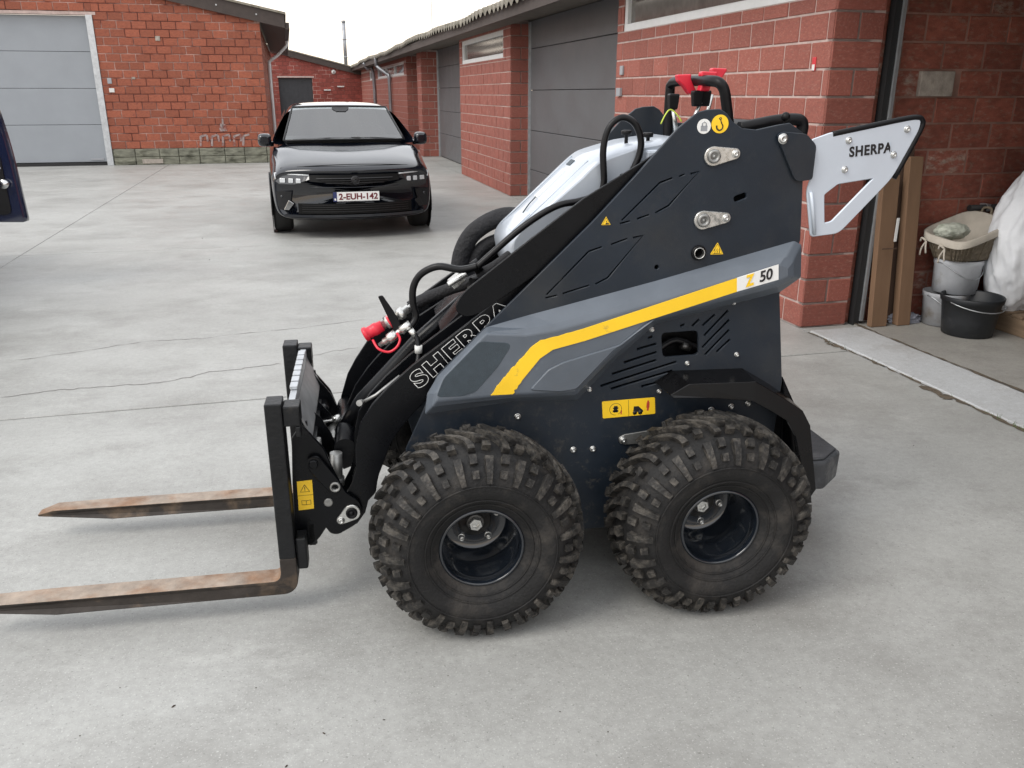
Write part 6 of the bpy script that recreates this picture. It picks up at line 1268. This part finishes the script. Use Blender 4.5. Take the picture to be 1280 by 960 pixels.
def lump(name, loc, dims, m, label, cat, rot=(0, 0, 0), seed=1, amp=0.12, freq=3.0, prof=None, crease=False):
    from mathutils import noise as mn
    bm_ = bmesh.new(); bmesh.ops.create_icosphere(bm_, subdivisions=5, radius=1.0)
    for v in bm_.verts:
        p = v.co.copy(); k = 1 + amp * mn.fractal(p * freq + Vector((seed * 7.1, 0, 0)), 1.0, 2.0, 5)
        if crease:
            k = 1 + amp * 0.5 * mn.noise(p * 1.3 + Vector((seed * 3.3, 1, 0)))
            for sc_, am in ((1.6, 0.5), (3.1, 0.32), (6.0, 0.22), (11.0, 0.10)):
                q_ = p * sc_ + Vector((seed, 3, sc_)); q_ = q_ + 0.35 * mn.noise_vector(q_ * 0.7); k += amp * am * (1 - min(1.0, 2.4 * abs(mn.noise(q_))))
        else:
            rdg = abs(mn.noise(p * freq * 2.3 + Vector((seed, 3, 1)))); k -= amp * 0.55 * (1 - min(1, rdg * 4))
        v.co = Vector((p.x * dims[0] * k, p.y * dims[1] * k, p.z * dims[2] * k))
        if prof: s_ = prof(p.z); v.co.x *= s_[0]; v.co.y *= s_[0]; v.co.y += s_[1]
    me = bpy.data.meshes.new(name); bm_.to_mesh(me); bm_.free(); me.polygons.foreach_set("use_smooth", [True] * len(me.polygons))
    o = link(name, me, m, None, loc); o.rotation_euler = rot; tag(o, label, cat); return o
lump('plastic_pack', gl(PS - 0.02, PY + 0.12, 0.675), (0.075, 0.12, 0.06), 'pack', 'mottled pale pack lying in the wicker basket', 'bag', (0, R(8), rz + R(-10)), 5, 0.10, 2.2)
# big black tub
tub = empty('plastic_tub', gl(-0.43, -1.02, 0.007), rz); tag(tub, 'large black plastic tub on the garage floor before the white buckets', 'tub')
q = MB(); q.lathe([(0.004, 0.0001), (0, 0.150), (0.006, 0.160), (0.11, 0.172), (0.225, 0.186), (0.23, 0.196), (0.262, 0.201), (0.268, 0.196), (0.26, 0.188), (0.12, 0.168), (0.02, 0.155), (0.02, 0.0001)], (0, 0, 0), (0, 0, 1), 48); q.build('shell', 'bucket', tub, fix=False)
q = MB(); q.tube([(0.206 * math.cos(R(t)), 0.206 * math.sin(R(t)), 0.238 - 0.05 * math.sin(R(t - 100))) for t in range(100, 281, 12)], 0.0035, 6); q.build('handle', 'galv', tub, fix=False)
# white sack on a small pallet
sk = lump('white_sack', gl(-0.36, -1.45, 0.69), (0.22, 0.25, 0.55), 'sack', 'big crumpled white sack standing on a pallet at the right edge', 'sack', (R(4), 0, rz), 3, 0.17, 2.4, lambda z: (0.98 - 0.40 * max(0, z + 0.1), 0.08 * max(0, z) ** 2 * -1), crease=True)
PL = empty('wooden_pallet', gl(-0.42, -1.60, 0.007), rz); tag(PL, 'small worn wooden pallet under the white sack', 'pallet')
for k in range(5): q = MB(); q.bounds((-0.30 + k * 0.13, -0.4, 0.115), (-0.30 + k * 0.13 + 0.09, 0.30, 0.135)); q.build('deck_board', 'wood', PL, bevel=0.003)
for y_ in (-0.38, -0.05, 0.26): q = MB(); q.bounds((-0.30, y_, 0.0), (0.31, y_ + 0.045, 0.114)); q.build('bearer', 'wood', PL, bevel=0.003)
# crumpled cloth on the floor
lump('crumpled_cloth', gl(-0.06, -0.80, 0.03), (0.07, 0.13, 0.05), 'cloth', 'small crumpled grey-blue cloth on the floor before the buckets', 'cloth', (0, 0, rz), 8, 0.25, 2.5)
# black pipe lying on brackets along the wall
pi = empty('wall_pipe', gl(0, 0, 0), rz); tag(pi, 'short dark pipe fixed along the brick wall behind the basket', 'pipe')
q = MB(); q.cyl((-0.01, -1.25, 0.80), (-0.01, -2.4, 0.80), 0.022, n=14); q.build('pipe', 'seal', pi, fix=False)
for y_ in (-1.4, -2.2): q = MB(); q.bounds((-0.03, y_ - 0.015, 0.775), (0.045, y_ + 0.015, 0.825)); q.build('bracket', 'galv', pi)
